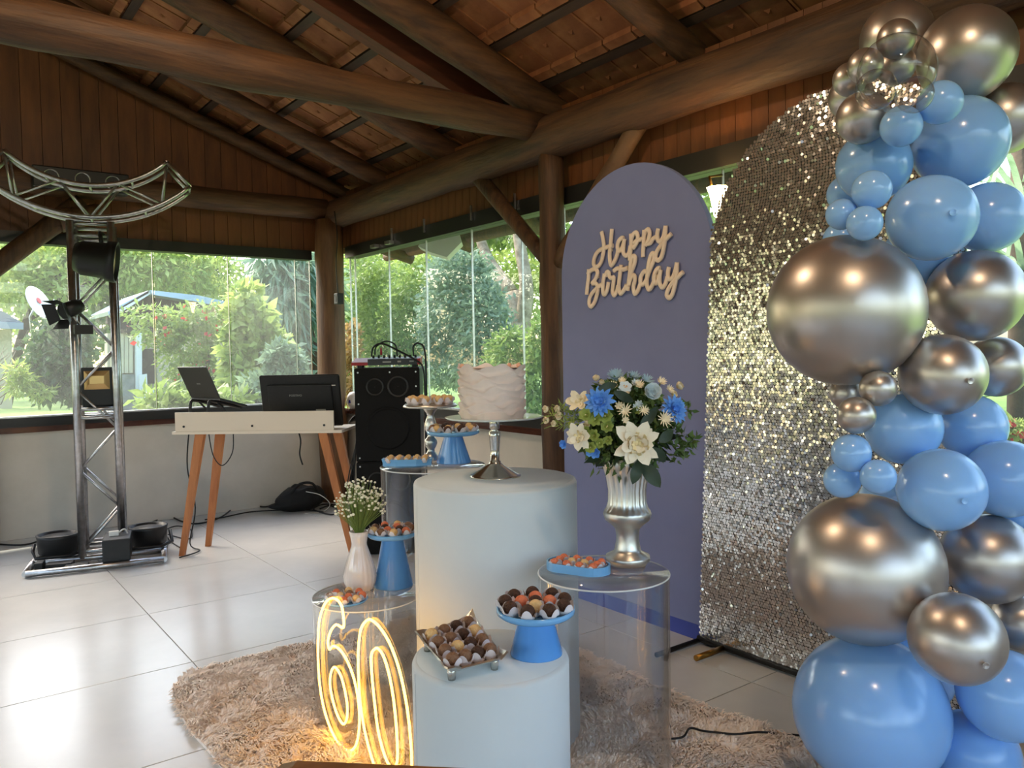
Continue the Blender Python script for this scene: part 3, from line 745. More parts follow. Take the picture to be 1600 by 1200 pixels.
while zz < CH-.25:
    z2 = min(zz+.28, CH-.06)
    for v in (0, CS):
        a, b = ((0,CS) if k % 2 == 0 else (CS,0))
        tt('brace_tube', [tp(CU+a,CV+v,zz),tp(CU+b,CV+v,z2)], .0085)
    a, b = ((0,CS) if k % 2 else (CS,0))
    for u in (0, CS): tt('brace_tube', [tp(CU+u,CV+a,zz),tp(CU+u,CV+b,z2)], .0085)
    zz = z2; k += 1
for z in (.07, 1.0, 1.06, CH-.02, CH-.1):
    for a, b in (((0,0),(CS,0)),((0,CS),(CS,CS)),((0,0),(0,CS)),((CS,0),(CS,CS))):
        tt('cross_tube', [tp(CU+a[0],CV+a[1],z),tp(CU+b[0],CV+b[1],z)], .012)
# smile-shaped head truss
uc = CU+CS/2; R1, R2, zc = .95, .73, CH+.03+.95; A1 = math.radians(43)
for v in (CV+.02, CV+CS-.02):
    for R_ in (R1, R2):
        tt('arch_tube', [tp(uc+R_*math.sin(a),v,zc-R_*math.cos(a)) for a in np.linspace(-A1,A1,25)], .016)
    for k, a in enumerate(np.linspace(-A1,A1,7)[:-1]):
        a2 = a+A1/3; ra, rb = (R1,R2) if k % 2 else (R2,R1)
        tt('brace_tube', [tp(uc+ra*math.sin(a),v,zc-ra*math.cos(a)),tp(uc+rb*math.sin(a2),v,zc-rb*math.cos(a2))], .0085)
    for a in (-A1, A1): tt('end_tube', [tp(uc+R1*math.sin(a),v,zc-R1*math.cos(a)),tp(uc+R2*math.sin(a),v,zc-R2*math.cos(a))], .014)
for a in np.linspace(-A1,A1,5):
    for R_ in (R1,R2): tt('cross_tube', [tp(uc+R_*math.sin(a),CV+.02,zc-R_*math.cos(a)),tp(uc+R_*math.sin(a),CV+CS-.02,zc-R_*math.cos(a))], .009)
def world(u, v, z): return TB+tp(u,v,z)
def oriented(mb, o, ax, up=(0,0,1)):
    ax = np.array(ax,float); ax /= np.linalg.norm(ax); ux = np.cross(np.array(up,float),ax); ux /= np.linalg.norm(ux); uy = np.cross(ax,ux)
    M = frame(o, ux, uy, ax); mb.v = [tuple(M @ Vector(p)) for p in mb.v]; return mb
# big round wash light, facing right
t = thing('stage_light', 'large black drum-shaped stage light with round lens near the truss top', 'stage light', tuple(world(CU+CS+.0,CV-.175,2.07)))
ax = np.array([.92,-.30,-.12])
oriented(MB().lathe([(.02,-.17),(.09,-.165),(.115,-.12),(.12,.02),(.135,.03),(.14,.09),(.128,.09),(.12,.04),(.02,.035)], 24), (-.05,0,0), ax).build('housing', 'black_metal', t)
oriented(MB().lathe([(.02,.05),(.112,.06),(.112,.066),(.02,.075)], 20), (-.05,0,0), ax).build('lens', 'flood_gold', t)
MB().tube([(-.05,.0,.11),(-.05,.03,.18),(-.04,.10,.2),(-.01,.17,.2)], .014, 6).build('yoke', 'black_metal', t)
# barn-door par can, facing left
t = thing('stage_light', 'small black stage light with barn doors on the truss side', 'stage light', tuple(world(CU-.02,CV-.115,1.74)))
t.scale = (.62,.62,.62)
ax = np.array([-.80,-.45,-.35])
oriented(MB().lathe([(.02,-.17),(.07,-.16),(.085,-.10),(.085,.06),(.07,.06),(.02,.05)], 18), (0,0,0), ax).build('housing', 'black_metal', t)
for (a, b, c_, d) in (((-.09,.085,.06),(.09,.085,.06),(.12,.16,.16),(-.12,.16,.16)),((-.09,-.085,.06),(.09,-.085,.06),(.12,-.16,.16),(-.12,-.16,.16)),((-.085,-.09,.06),(-.085,.09,.06),(-.16,.12,.15),(-.16,-.12,.15)),((.085,-.09,.06),(.085,.09,.06),(.16,.12,.15),(.16,-.12,.15))):
    mb = MB(); v = np.array([a,b,c_,d]); mb.add(np.vstack([v, v+np.array([0,0,.006])]), [(0,1,2,3),(7,6,5,4),(0,4,5,1),(1,5,6,2),(2,6,7,3),(3,7,4,0)])
    oriented(mb, (0,0,0), ax).build('barn_door', 'black_metal', t)
MB().tube([(.05,.0,.06),(.08,.06,.08),(.09,.12,.04),(.06,.16,.0)], .014, 6).build('yoke', 'alu', t)
MB().box((.06,.0,-.26),(.24,.10,-.16)).build('driver_box', 'black_plastic', t)
MB().tube([(.12,.05,-.17),(.08,.04,-.10),(.04,.02,-.04)], .012, 6).build('driver_bracket', 'alu', t)
# square LED flood light
t = thing('flood_light', 'square black flood light with gold reflector resting inside the truss', 'flood light', tuple(world(CU+.125,CV+.085,1.10)))
M = frame((0,0,0), U1, -V1*0+Z, -V1)
mb = MB(); mb.box((-.098,-.02,-.04),(.098,.25,.02), M); mb.build('housing', 'black_plastic', t, bevel=.006)
MB().tube([M @ Vector((-.13,-.03,-.01)), M @ Vector((.13,-.03,-.01))], .011, 6).build('mounting_bar', 'black_metal', t)
mb = MB()
o_, i_ = [(-.08,.095),(.08,.095),(.08,.225),(-.08,.225)], [(-.045,.135),(.045,.135),(.045,.19),(-.045,.19)]
vv = [tuple(M @ Vector((x,y,.023))) for x,y in o_]+[tuple(M @ Vector((x,y,.04))) for x,y in i_]
vv += [tuple(M @ Vector((x,y,-.0))) for x,y in o_]
mb.add(vv, [(0,1,5,4),(1,2,6,5),(2,3,7,6),(3,0,4,7),(4,5,6,7),(0,8,9,1),(1,9,10,2),(2,10,11,3),(3,11,8,0)]); mb.build('reflector', 'flood_gold', t)
# light bar with three rings in front of the gable tie beam
c = onY(127,283,6.9); t = thing('light_bar', 'dark light bar with three round lenses mounted behind the truss head', 'stage light', tuple(c))
MB().box((-.33,-.05,-.08),(.33,.06,.08)).build('housing', 'black_metal', t, bevel=.01)
for x in (-.21, 0, .21):
    oriented(MB().lathe([(.055,0),(.055,.015),(.048,.015),(.048,0)], 20, capb=False, capt=False), (x,-.052,0), (0,-1,0)).build('lens_ring', 'alu', t)
MB().box((-.02,.04,.02),(.02,.19,.05)).build('bracket', 'black_metal', t)
# par cans lying on the base, power box
for i, (u, v, lab) in enumerate(((.14,.425,'black round uplight lying on the truss base beside the main tubes'),(.715,.425,'black round uplight lying on the truss base nearest the white table'))):
    p = world(u,v,.05)
    t = thing('uplight', lab, 'stage light', tuple(p))
    MB().lathe([(.11,0),(.125,.02),(.13,.12),(.135,.14),(.118,.14),(.112,.12),(.02,.115)], 28).build('housing', 'black_metal', t)
    MB().lathe([(.0,.122),(.105,.122),(.105,.126),(.0,.126)], 24).build('lens', 'cone_grey', t)
    MB().tube([(-.145,-.02,.09),(-.16,-.06,.05),(-.15,-.12,.012),(.05,-.17,.012),(.14,-.10,.02),(.145,-.02,.09)], .012, 6).build('yoke', 'black_metal', t)
p = world(.53,.14,.047); t = thing('power_box', 'small black power box with a white plug on the truss base', 'box', tuple(p), rotz=-.24)
MB().box((-.085,-.145,0),(.085,.135,.15)).build('case', 'black_plastic', t, bevel=.008)
MB().box((-.05,-.02,.15),(.01,.015,.18)).build('plug', 'white_plastic', t)
MB().tube(crom([(.01,0,.165),(.04,.0,.185),(.06,.02,.16),(.07,.06,.06)],4), .006, 6).build('plug_cable', 'cable_white', t)
p = world(.20,.15,.0); t = thing('extension_reel', 'tangle of black adapters lying on the truss base', 'adapter', tuple(p), rotz=-.3)
MB().box((-.10,-.05,0),(.06,.05,.05)).build('adapter_block', 'black_plastic', t, bevel=.006)
MB().box((.02,-.1,0),(.16,-.03,.04)).build('adapter_block', 'black_plastic', t, bevel=.006)
MB().box((-.16,-.07,0),(-.11,.03,.07)).build('adapter_block', 'black_plastic', t, bevel=.006)

# ---- white console table with splayed wooden legs
UT = np.array([.756,-.655,0]); VT = np.array([.655,.756,0])
FL = np.array([1.455,5.905,0]); LT, DT_, ZT = 1.20, .44, .885
tb = thing('console_table', 'white console table with front panel and splayed wooden legs', 'table', tuple(FL))
def cp(u, v, z): return UT*u+VT*v+Z*z
M = frame((0,0,0), UT, VT, Z)
MB().box((-.02,-.01,ZT-.02),(LT,DT_,ZT), M).build('table_top', 'table_white', tb)
fpn = MB().box((.0,.0,ZT),(LT-.06,.018,ZT+.135), M).build('front_panel', 'table_white', tb)
for u, px in ((.065,292),(.56,401),(1.075,513)):
    mb = MB(); mb.lathe([(.008,0),(.008,.004)], 10); oriented(mb, cp(u,-.004,ZT+.035), -VT).build('screw', 'black_metal', fpn)
for (u, v, du, dv) in ((.16,.05,-.14,-.05),(.16,DT_-.06,-.08,-.10),(LT-.15,.05,.20,-.04),(LT-.15,DT_-.06,.19,-.03)):
    a = cp(u,v,ZT-.02); b = cp(u+du,v+dv,.0)
    mb = MB(); V = []
    for q, w in ((a,.032),(b,.019)):
        for sx, sy in ((-1,-1),(1,-1),(1,1),(-1,1)): V.append(q+UT*sx*w+VT*sy*w*.7)
    mb.add(V, [(0,1,5,4),(1,2,6,5),(2,3,7,6),(3,0,4,7),(0,3,2,1),(4,5,6,7)]); mb.build('leg', 'leg_wood', tb)
# laptop on its riser
def wt(u, v, z): return FL+cp(u,v,z)
nb = np.array([-.95,-.31,0]); wv = np.array([.31,-.95,0])
hinge = vert(321,624,wt(.22,.2,1.0)); ls = thing('laptop_stand', 'black folding laptop riser on the white console table', 'laptop stand', (hinge[0],hinge[1],ZT))
hz = hinge[2]-ZT
for s_ in (-.11, .11):
    b0 = wv*s_; MB().tube(crom([b0+nb*.03+Z*0.012, b0+nb*.05+Z*(.04), b0+nb*.05+Z*(hz-.03), b0-nb*.0+Z*(hz-.012), b0-nb*.22+Z*(hz-.075)],4), .011, 7).build('arm', 'black_metal', ls)
    MB().tube([b0+nb*.05+Z*.012, b0-nb*.20+Z*.012], .011, 7).build('foot_bar', 'black_metal', ls)
    MB().tube([b0-nb*.20+Z*.012, b0-nb*.02+Z*(hz-.02)], .008, 6).build('strut', 'black_metal', ls)
lp = thing('laptop', 'open dark grey laptop tilted on a riser, lid back turned outwards', 'laptop', tuple(hinge))
bd = -nb*.96-Z*.27; bd /= np.linalg.norm(bd)
up = nb*.42+Z*.91; up /= np.linalg.norm(up)
nrm = np.cross(wv,bd)
Mb = frame((0,0,0), wv, bd, nrm if nrm[2] > 0 else -nrm)
MB().box((-.175,0,-.002),(.175,.235,.014), Mb).build('keyboard_base', 'black_plastic', lp)
lidn = np.cross(wv, up); lidn = lidn if lidn@nb > 0 else -lidn
Ml = frame(Z*.012, wv, up, lidn)
lid = MB().box((-.175,0,-.006),(.175,.25,.004), Ml).build('lid', 'laptop_grey', lp, bevel=.003)
MB().box((-.022,.112,.004),(.022,.119,.0045), Ml).build('lid_logo', 'text_grey', lid)
# all-in-one monitor, back turned to the viewer
mc = vert(474,652,wt(.93,.16,.95)); mo = thing('monitor', 'black all-in-one monitor seen from behind the white table panel', 'monitor', (mc[0],mc[1],ZT))
mu = UT*.97+VT*.05; mu /= np.linalg.norm(mu)
up = np.array([-.12,-.24,1.0]); up /= np.linalg.norm(up); mn = np.cross(mu,up); mn = mn if mn@(-VT) > 0 else -mn; up = np.cross(mn,mu); up = up if up[2] > 0 else -up
Mm = frame(Z*.03, mu, up, mn)
MB().box((-.285,-.02,-.03),(.285,.365,.0), Mm).build('screen', 'black_plastic', mo, bevel=.012)
bcv = MB().box((-.23,.02,0),(.23,.30,.018), Mm).build('back_cover', 'black_plastic', mo, bevel=.012)
MB().box((-.10,-.028,-.01),(.10,.09,.03), Mm).build('foot', 'black_metal', mo)
MB().box((.115,.015,.018),(.165,.10,.0185), Mm).build('label_sticker', 'text_grey', bcv)
MB().box((.105,.10,.018),(.175,.118,.0187), Mm).build('label_sticker', 'speaker_side', bcv)
MB().box((.225,.285,.0),(.255,.293,.003), Mm).build('label_sticker', 'white_plastic', mo)
def text_obj(name, s, size, Mx, mat, parent, ext=.0006):
    cu = bpy.data.curves.new(name,'FONT'); cu.body = s; cu.size = size; cu.extrude = ext; cu.align_x = 'CENTER'; cu.resolution_u = 2
    o = bpy.data.objects.new(name, cu); col.objects.link(o)
    dg = bpy.context.evaluated_depsgraph_get(); me = bpy.data.meshes.new_from_object(o.evaluated_get(dg))
    bpy.data.objects.remove(o); me.materials.clear(); me.materials.append(MATS[mat]); me.transform(Mx)
    q = bpy.data.objects.new(name, me); col.objects.link(q); q.parent = parent; return q
text_obj('lettering', 'POSITIVO', .021, Mm @ Matrix.Translation((-.03,.215,.0185)), 'text_grey', bcv)

# ---- two stacked loudspeakers with a mixer
sc_ = dep(612,700,5.75); SPX = np.array([sc_[0],sc_[1]])
fx = np.array([-.56,-.83,0]); fx /= np.linalg.norm(fx); sx_ = np.array([.83,-.56,0]); sx_ /= np.linalg.norm(sx_)
Hs = (vert(610,574,(SPX[0],SPX[1],0))[2])/2
def speaker(z, lab):
    t = thing('loudspeaker', lab, 'loudspeaker', (SPX[0],SPX[1],z))
    M = frame((0,0,0), sx_, -fx, Z)
    MB().box((-.225,-.20,0.002),(.225,.20,Hs), M).build('cabinet', 'black_plastic', t, bevel=.008)
    gr = MB().box((-.226,-.215,.006),(.226,-.198,Hs-.004), M).build('front_grille', 'speaker_black', t, bevel=.006)
    zt = Hs*.80
    for (x, r, nm) in ((-.085,.062,'tweeter'),(.075,.075,'horn')):
        mb = MB().lathe([(r,0),(r,.006),(r*.86,.008),(r*.8,-.004),(r*.3,-.008),(.004,.0)], 22, capb=False); oriented(mb, M @ Vector((x,-.215,zt)), fx).build(nm, 'cone_grey', gr)
    mb = MB().lathe([(.15,0),(.15,.006),(.135,.007),(.12,-.006),(.04,-.012),(.004,-.002)], 28, capb=False); oriented(mb, M @ Vector((0,-.215,Hs*.36)), fx).build('woofer', 'speaker_black', gr)
    for (x, z_) in ((-.2,.03),(.2,.03),(-.2,Hs-.03),(.2,Hs-.03),(.2,Hs*.62),(-.2,Hs*.62),(.2,Hs*.8),(.02,Hs-.03)):
        mb = MB().lathe([(.006,0),(.006,.003)], 8); oriented(mb, M @ Vector((x,-.215,z_)), fx).build('screw', 'alu', gr)
    return t
speaker(0.0, 'tall black loudspeaker on the floor, lower of the stack')
speaker(Hs, 'tall black loudspeaker on top of the stack, under the mixer')
zt = 2*Hs; mp_ = np.array([SPX[0],SPX[1],zt])+sx_*-.01+fx*-.02
mx = thing('audio_mixer', 'small black and red audio mixer lying on the loudspeaker stack', 'mixer', tuple(mp_))
M = frame((0,0,0), sx_, -fx, Z)
mb = MB(); prof = [(-.15,.02),(.15,.02),(.15,.085),(-.02,.075),(-.15,.045)]
def side_prism(x0, x1, mat, nm, pr):
    v = [M @ Vector((x0,y,z)) for y,z in pr]+[M @ Vector((x1,y,z)) for y,z in pr]; n = len(pr)
    return MB().add(v, [tuple(range(n)), tuple(reversed(range(n,2*n)))]+[(i,n+i,n+(i+1)%n,(i+1)%n) for i in range(n)]).build(nm, mat, mx)
pr = [(.12,.018),(.12,.075),(-.12,.062),(-.12,.018)]
mbd = side_prism(-.135,.215,'mixer_black','body',pr); side_prism(.215,.235,'mixer_red','side_cheek',pr)
side_prism(-.25,-.135,'mixer_red','side_cheek',[(.12,.018),(.12,.07),(-.12,.04),(-.12,.018)])
for x in (-.2,.19):
    MB().box((x-.015,-.08,0),(x+.015,-.05,.018), M).build('foot', 'black_plastic', mx); MB().box((x-.015,.06,0),(x+.015,.09,.018), M).build('foot', 'black_plastic', mx)
for k in range(9): 
    q = M @ Vector((-.11+.038*k,.02,.07)); MB().lathe([(.009,0),(.008,.018)], 8, c=q).build('knob', 'black_plastic', mbd)
MB().box((-.03,-.121,.035),(.03,-.1205,.045), M).build('printed_mark', 'text_grey', mbd)
MB().box((.075,-.121,.036),(.10,-.1205,.048), M).build('printed_mark', 'text_grey', mbd)
MB().box((.16,-.121,.038),(.19,-.1205,.048), M).build('printed_mark', 'text_grey', mbd)
q = M @ Vector((-.055,.03,.07)); MB().lathe([(.008,.02),(.009,.05),(.004,.075)], 8, c=q).build('red_plug', 'mixer_red', mx)
def cable(name, lab, pts, r=.006, mat='cable', n=6, grp=None):
    o = MB().tube(crom(pts, n), r, 6).build(name, mat); return tag(o, lab, 'cable', grp)
def sp(x, y, z): return mp_+np.array(M @ Vector((x,y,z)))
cable('cable', 'black cable looping over the mixer to its knobs', [sp(-.10,.03,.09),sp(-.09,.03,.15),sp(-.02,.03,.19),sp(.05,.03,.16),sp(.06,.03,.08)], .006)
cable('cable', 'black cable running from the mixer down behind the silver cake stand', [sp(-.12,-.02,.08),sp(-.10,-.03,.15),sp(-.03,-.06,.17),sp(.10,-.14,.11),sp(.21,-.18,.05),sp(.258,-.2,.0),sp(.268,-.2,-.12),sp(.268,-.2,-.5),sp(.268,-.2,-.9)], .007)
cable('cable', 'black cable arching off the right end of the mixer', [sp(.18,.03,.08),sp(.18,.03,.15),sp(.22,.0,.17),sp(.265,-.05,.12),sp(.275,-.1,-.1),sp(.27,-.12,-.6)], .007)

# ---- odds and ends on the floor
def fpt(px, py, z=.008): return onz(px,py,z)
def fcable(lab, pxs, r=.007, mat='cable'):
    return cable('cable', lab, [fpt(x,y,.009) for x,y in pxs], r, mat)
fcable('black cable snaking along the back wall to the truss base', [(-10,850),(40,851),(80,838),(105,832),(140,845),(175,842),(205,832)])
fcable('black cable lying in waves between truss and wooden table legs', [(205,828),(240,815),(262,806),(285,815),(310,818),(345,808),(372,788),(390,784),(410,792),(440,788),(470,790)])
fcable('thin black cable looped on the floor under the white table', [(262,835),(290,842),(300,838),(296,826),(275,822),(258,830),(266,845),(282,856)], .005)
fcable('black cable coil beside the corner post', [(500,795),(515,790),(530,797),(520,804),(500,800),(490,795),(505,788),(528,790),(540,800)], .007)
fcable('black cable crossing the floor behind the table leg', [(320,812),(350,808),(390,800),(440,797),(480,797),(505,800)], .006)
cable('cable', 'thin black cable hanging from the left table end to the floor', [wt(.0,.2,ZT-.02),wt(-.02,.2,.6),wt(.02,.22,.3),wt(-.02,.2,.04),wt(.1,.1,.012),wt(.05,-.1,.012)], .005)
cable('cable', 'thin black cable drooping between the front table legs', [wt(.10,.3,ZT-.02),wt(.13,.3,.68),wt(.20,.3,.60),wt(.28,.3,.70),wt(.29,.3,ZT-.02)], .004)
cable('cable', 'short black cable hanging under the middle of the table', [wt(.78,.3,ZT-.02),wt(.80,.3,.78),wt(.79,.3,.68),wt(.81,.3,.60)], .006)
for k in range(6):
    a = wt(LT-.02,.25+.03*k,ZT+.03); e = np.array([SPX[0],SPX[1],0])+sx_*-.27+fx*(-.1+.05*k)+Z*(.1+.1*(k%3))
    cable('cable', 'black cable hanging in a bundle between table end and loudspeakers', [a, a+UT*.06+Z*.01, (a+e)/2-sx_*(.005+.008*k)-Z*.12, e, e-Z*(e[2]-.012)], .005, grp='cables bundled beside the table end')
b = onz(468,797); bg = thing('equipment_bag', 'slumped black equipment bag on the floor beside the corner post', 'bag', (b[0],b[1],0))
rs = np.random.RandomState(3); mb = MB(); mb.ball((0,0,.12), 1.0, 36, 20, (.22,.15,.14)); mb.v = [(x*(1+.16*math.sin(19*y+11*z))*(1.12 if z < .1 else .92)+.012*math.sin(60*z),y*(1+.12*math.sin(23*x)),max(0,min(.21,z*(1+.30*math.sin(11*x+.8)))+.012*math.sin(34*x)*(z > .1))) for x,y,z in mb.v]; mb.build('bag_body', 'bag_black', bg)
MB().tube(crom([(-.12,-.1,.18),(-.04,-.13,.26),(.08,-.12,.25),(.14,-.1,.16)],4), .012, 6).build('strap', 'bag_black', bg)
MB().tube(crom([(.0,-.16,.19),(.12,-.2,.15),(.2,-.22,.06),(.12,-.24,.008),(-.05,-.22,.008)],4), .004, 5).build('cord', 'cable_white', bg)
c = onX(527,467,3.12); wbx = thing('wall_switch', 'small black switch box with cable on the corner post', 'switch', tuple(c))
MB().box((-.02,-.05,-.05),(.04,.03,.05)).build('case', 'black_plastic', wbx, bevel=.005)
MB().box((-.022,-.02,-.03),(-.019,.0,.03)).build('rocker', 'cone_grey', wbx)
MB().tube(crom([(.01,-.0,.05),(.005,.02,.3),(.015,.0,.55),(.0,.01,.8)],4), .005, 5).build('lead', 'cable', wbx)
c = onX(552,640,RX1-.0); wp = thing('white_bag', 'white plastic bag with a blue mark on the window sill', 'bag', (RX1+.0,c[1],SILL+.012))
mb = MB(); mb.ball((0,0,.085), 1.0, 16, 10, (.045,.10,.085)); mb.v = [(x*(1+.2*math.sin(20*z)),y*(1+.1*math.sin(30*z+2)),max(0,z)) for x,y,z in mb.v]; mb.build('bag_body', 'white_plastic', wp)
MB().box((-.052,-.04,.06),(-.044,-.01,.09)).build('printed_mark', 'blue_mark', wp)

# ================================================================ PARTY BACKDROP
PX = 2.965
# ---- rug first
rugpoly = crom([(.80,3.40),(.86,3.58),(1.05,3.64),(1.5,3.64),(2.1,3.62),(2.32,3.55),(2.40,3.35),(2.41,2.7),(2.40,2.0),(2.47,1.6),(2.5,1.1),(2.35,.92),(1.6,.88),(.95,.92),(.80,1.05),(.77,1.8),(.785,2.7),(.775,3.1)], 4, closed=True)
rc = np.array([1.6,2.25,0.0])
rg = thing('shag_rug', 'cream shaggy rug under the white cylinders', 'rug', tuple(rc))
rp2 = [(p[0]-rc[0],p[1]-rc[1]) for p in rugpoly]
MB().prism(rp2, .012).build('backing', 'rug', rg)
pl = np.array(rp2); rs = np.random.RandomState(21)
def inpoly(x, y):
    c = np.zeros(len(x),bool); n = len(pl); j = n-1
    for i in range(n):
        xi,yi = pl[i]; xj,yj = pl[j]
        cond = ((yi > y) != (yj > y)) & (x < (xj-xi)*(y-yi)/(yj-yi+1e-12)+xi); c ^= cond; j = i
    return c
def noise2(nx_, ny_, cells, seed):
    r = np.random.RandomState(seed).rand(cells[1]+2, cells[0]+2)
    gx_ = np.linspace(0,cells[0],nx_); gy_ = np.linspace(0,cells[1],ny_); ix = np.minimum(gx_.astype(int),cells[0]); iy = np.minimum(gy_.astype(int),cells[1])
    fx_ = gx_-ix; fy_ = gy_-iy; fx_ = fx_*fx_*(3-2*fx_); fy_ = fy_*fy_*(3-2*fy_)
    a = r[iy][:,ix]; b = r[iy][:,ix+1]; c = r[iy+1][:,ix]; d = r[iy+1][:,ix+1]
    return (a*(1-fx_)+b*fx_)*(1-fy_)[:,None]+(c*(1-fx_)+d*fx_)*fy_[:,None]
gnx, gny = 230, 360
x0r, x1r, y0r, y1r = pl[:,0].min()-.02, pl[:,0].max()+.02, pl[:,1].min()-.02, pl[:,1].max()+.02
hf = .007+.008*noise2(gnx,gny,(18,28),1)+.017*noise2(gnx,gny,(52,82),2)**1.5+.008*noise2(gnx,gny,(140,220),3)
GX, GY = np.meshgrid(np.linspace(x0r,x1r,gnx), np.linspace(y0r,y1r,gny))
ins = inpoly(GX.ravel(),GY.ravel()).reshape(gny,gnx)
er = ins.copy()
for _ in range(3):
    e2 = er.copy(); e2[1:-1,1:-1] = er[1:-1,1:-1] & er[:-2,1:-1] & er[2:,1:-1] & er[1:-1,:-2] & er[1:-1,2:]; hf = np.where(ins & ~e2, hf*.8, hf); er = e2
V = np.stack([GX.ravel(),GY.ravel(),hf.ravel()],1)
I = np.arange(gnx*gny).reshape(gny,gnx); ok = ins[:-1,:-1] & ins[1:,:-1] & ins[:-1,1:] & ins[1:,1:]
idx = np.stack([I[:-1,:-1][ok],I[:-1,1:][ok],I[1:,1:][ok],I[1:,:-1][ok]],1)
o = leaf_object('pile', 'rug', rg, V, idx); o['kind'] = 'stuff'
o.data.polygons.foreach_set('use_smooth', [True]*len(idx))
NB = 110000
x = rs.uniform(pl[:,0].min(),pl[:,0].max(),NB); y = rs.uniform(pl[:,1].min(),pl[:,1].max(),NB); k = inpoly(x,y); x = x[k]; y = y[k]; n = len(x)
cl = 500; cx = rs.uniform(pl[:,0].min(),pl[:,0].max(),cl); cy = rs.uniform(pl[:,1].min(),pl[:,1].max(),cl); ca = rs.uniform(0,2*math.pi,cl)
near = np.argmin((x[:,None]-cx)**2+(y[:,None]-cy)**2, axis=1)
ang = ca[near]+rs.randn(n)*.5; L_ = .022+.026*rs.rand(n); h = .006+.014*rs.rand(n)
hb = hf[np.clip(((y-y0r)/(y1r-y0r)*(gny-1)).astype(int),0,gny-1), np.clip(((x-x0r)/(x1r-x0r)*(gnx-1)).astype(int),0,gnx-1)]-.004
dx, dy = np.cos(ang), np.sin(ang); w = .0035
b0 = np.stack([x,y,hb],1); sd = np.stack([-dy,dx,np.zeros(n)],1)*w
mid = b0+np.stack([dx*L_*.5,dy*L_*.5,h],1); tip = b0+np.stack([dx*L_,dy*L_,h*.8],1)
V = np.stack([b0-sd,b0+sd,mid+sd*.8,mid-sd*.8,tip],1).reshape(-1,3)
q = np.arange(n)[:,None]*5
idx = np.concatenate([q+np.array([0,1,2]),q+np.array([0,2,3]),q+np.array([3,2,4])],0)
leaf_object('strands', 'rug', rg, V, idx)['kind'] = 'stuff'

# ---- blue arched panel
def arch_outline(y0, y1, z0, ztop, n=40):
    r = (y1-y0)/2; c = (y0+y1)/2; zs = ztop-r
    return [(y1,z0),(y0,z0)]+[(c-r*math.cos(a),zs+r*math.sin(a)) for a in np.linspace(0,math.pi,n)]
MYZ = frame((PX,0,0), (0,1,0), (0,0,1), (1,0,0))
ap = thing('arch_panel', 'tall blue fabric-covered arch panel with lettering', 'backdrop', (PX,2.90,0))
def local(M, o): return Matrix.Translation(-Vector(o)) @ M
ML = local(MYZ, (PX,2.90,0))
MB().prism(arch_outline(2.375,3.455,.075,2.357), .035, ML).build('panel_cover', 'panel_blue', ap, bevel=.004)
MB().box((.002,2.375-2.90,0.0),(.033,3.455-2.90,.075)).build('panel_foot', 'panel_base', ap)

# ---- "Happy Birthday" wooden lettering (traced strokes on the panel plane)
S5 = 1600/280.0
strokes = {
 'H': [[(457,240),(470,300),(478,370),(470,450),(450,520),(415,555),(390,540),(390,490),(415,430),(460,395),(520,375),(560,365)],
       [(550,215),(540,330),(530,430),(533,500),(545,540),(570,510),(595,450),(606,395)]],
 'a': [[(655,300),(635,298),(610,325),(600,375),(612,410),(632,400),(652,350),(662,305)],[(662,305),(652,380),(655,435),(680,455),(703,425),(716,365)]],
 'p': [[(720,258),(722,350),(714,430),(708,500)],[(722,310),(742,262),(768,250),(781,285),(772,335),(750,372),(738,385)],[(745,345),(775,318),(805,310),(832,300)]],
 'p2': [[(838,225),(834,330),(828,420),(828,468)],[(832,300),(850,240),(874,222),(886,255),(876,310),(856,350),(848,362)],[(856,350),(895,340),(915,305),(950,285)]],
 'y': [[(965,212),(955,265),(962,318),(988,322),(1013,275),(1030,188)],[(1030,188),(1024,300),(1010,400),(990,470),(962,497),(940,472),(950,420),(985,365),(1030,310),(1080,260)]],
 'B': [[(343,575),(340,660),(330,740),(325,803)],[(333,620),(365,585),(405,575),(422,610),(402,665),(372,705),(402,700),(424,735),(418,795),(398,862),(368,908),(347,888),(352,830),(385,775),(430,732),(466,708)]],
 'i': [[(484,615),(472,690),(469,765),(482,803),(506,765),(520,690)]],
 'r': [[(490,640),(505,602),(524,608),(528,640),(548,655),(566,650),(562,710),(556,770),(570,808),(592,775),(606,720)]],
 't': [[(632,535),(620,640),(611,725),(625,792),(655,765),(682,715)],[(565,592),(600,570),(650,577),(692,563)]],
 'h': [[(690,768),(700,690),(712,590),(718,510),(735,462),(757,468),(752,525),(725,600),(706,680)],[(698,725),(720,655),(746,630),(757,665),(742,735),(755,795),(782,765),(806,700)]],
 'd': [[(862,600),(835,598),(808,645),(806,698),(826,712),(852,680),(885,590),(922,500),(928,448),(908,436),(886,490),(868,600),(862,705),(880,758),(906,728),(930,670)]],
 'a2': [[(980,568),(955,572),(930,620),(926,675),(945,700),(968,660),(986,580)],[(986,580),(974,655),(980,712),(1003,738),(1030,700),(1046,640)]],
 'y2': [[(1060,555),(1050,615),(1060,662),(1092,650),(1116,590),(1131,515)],[(1131,515),(1126,640),(1108,735),(1087,805),(1062,832),(1040,806),(1055,750),(1095,692),(1140,645),(1186,600)]],
}
lt = thing('happy_birthday_sign', 'pale wooden cut-out lettering reading Happy Birthday on the blue arch', 'sign', (PX-.012,2.80,1.75))
o0 = np.array([PX-.012,2.80,1.75])
for key, sts in strokes.items():
    mb = MB()
    for st_ in sts:
        pts = np.array([onX(860+a/S5,320+b/S5,PX-.012) for a,b in crom(st_,5)])-o0
        mb.tube(pts, .0128, 8)
    mb.v = [(a*.65,b,c_) for a,b,c_ in mb.v]
    mb.build('letter', 'letter_wood', lt)
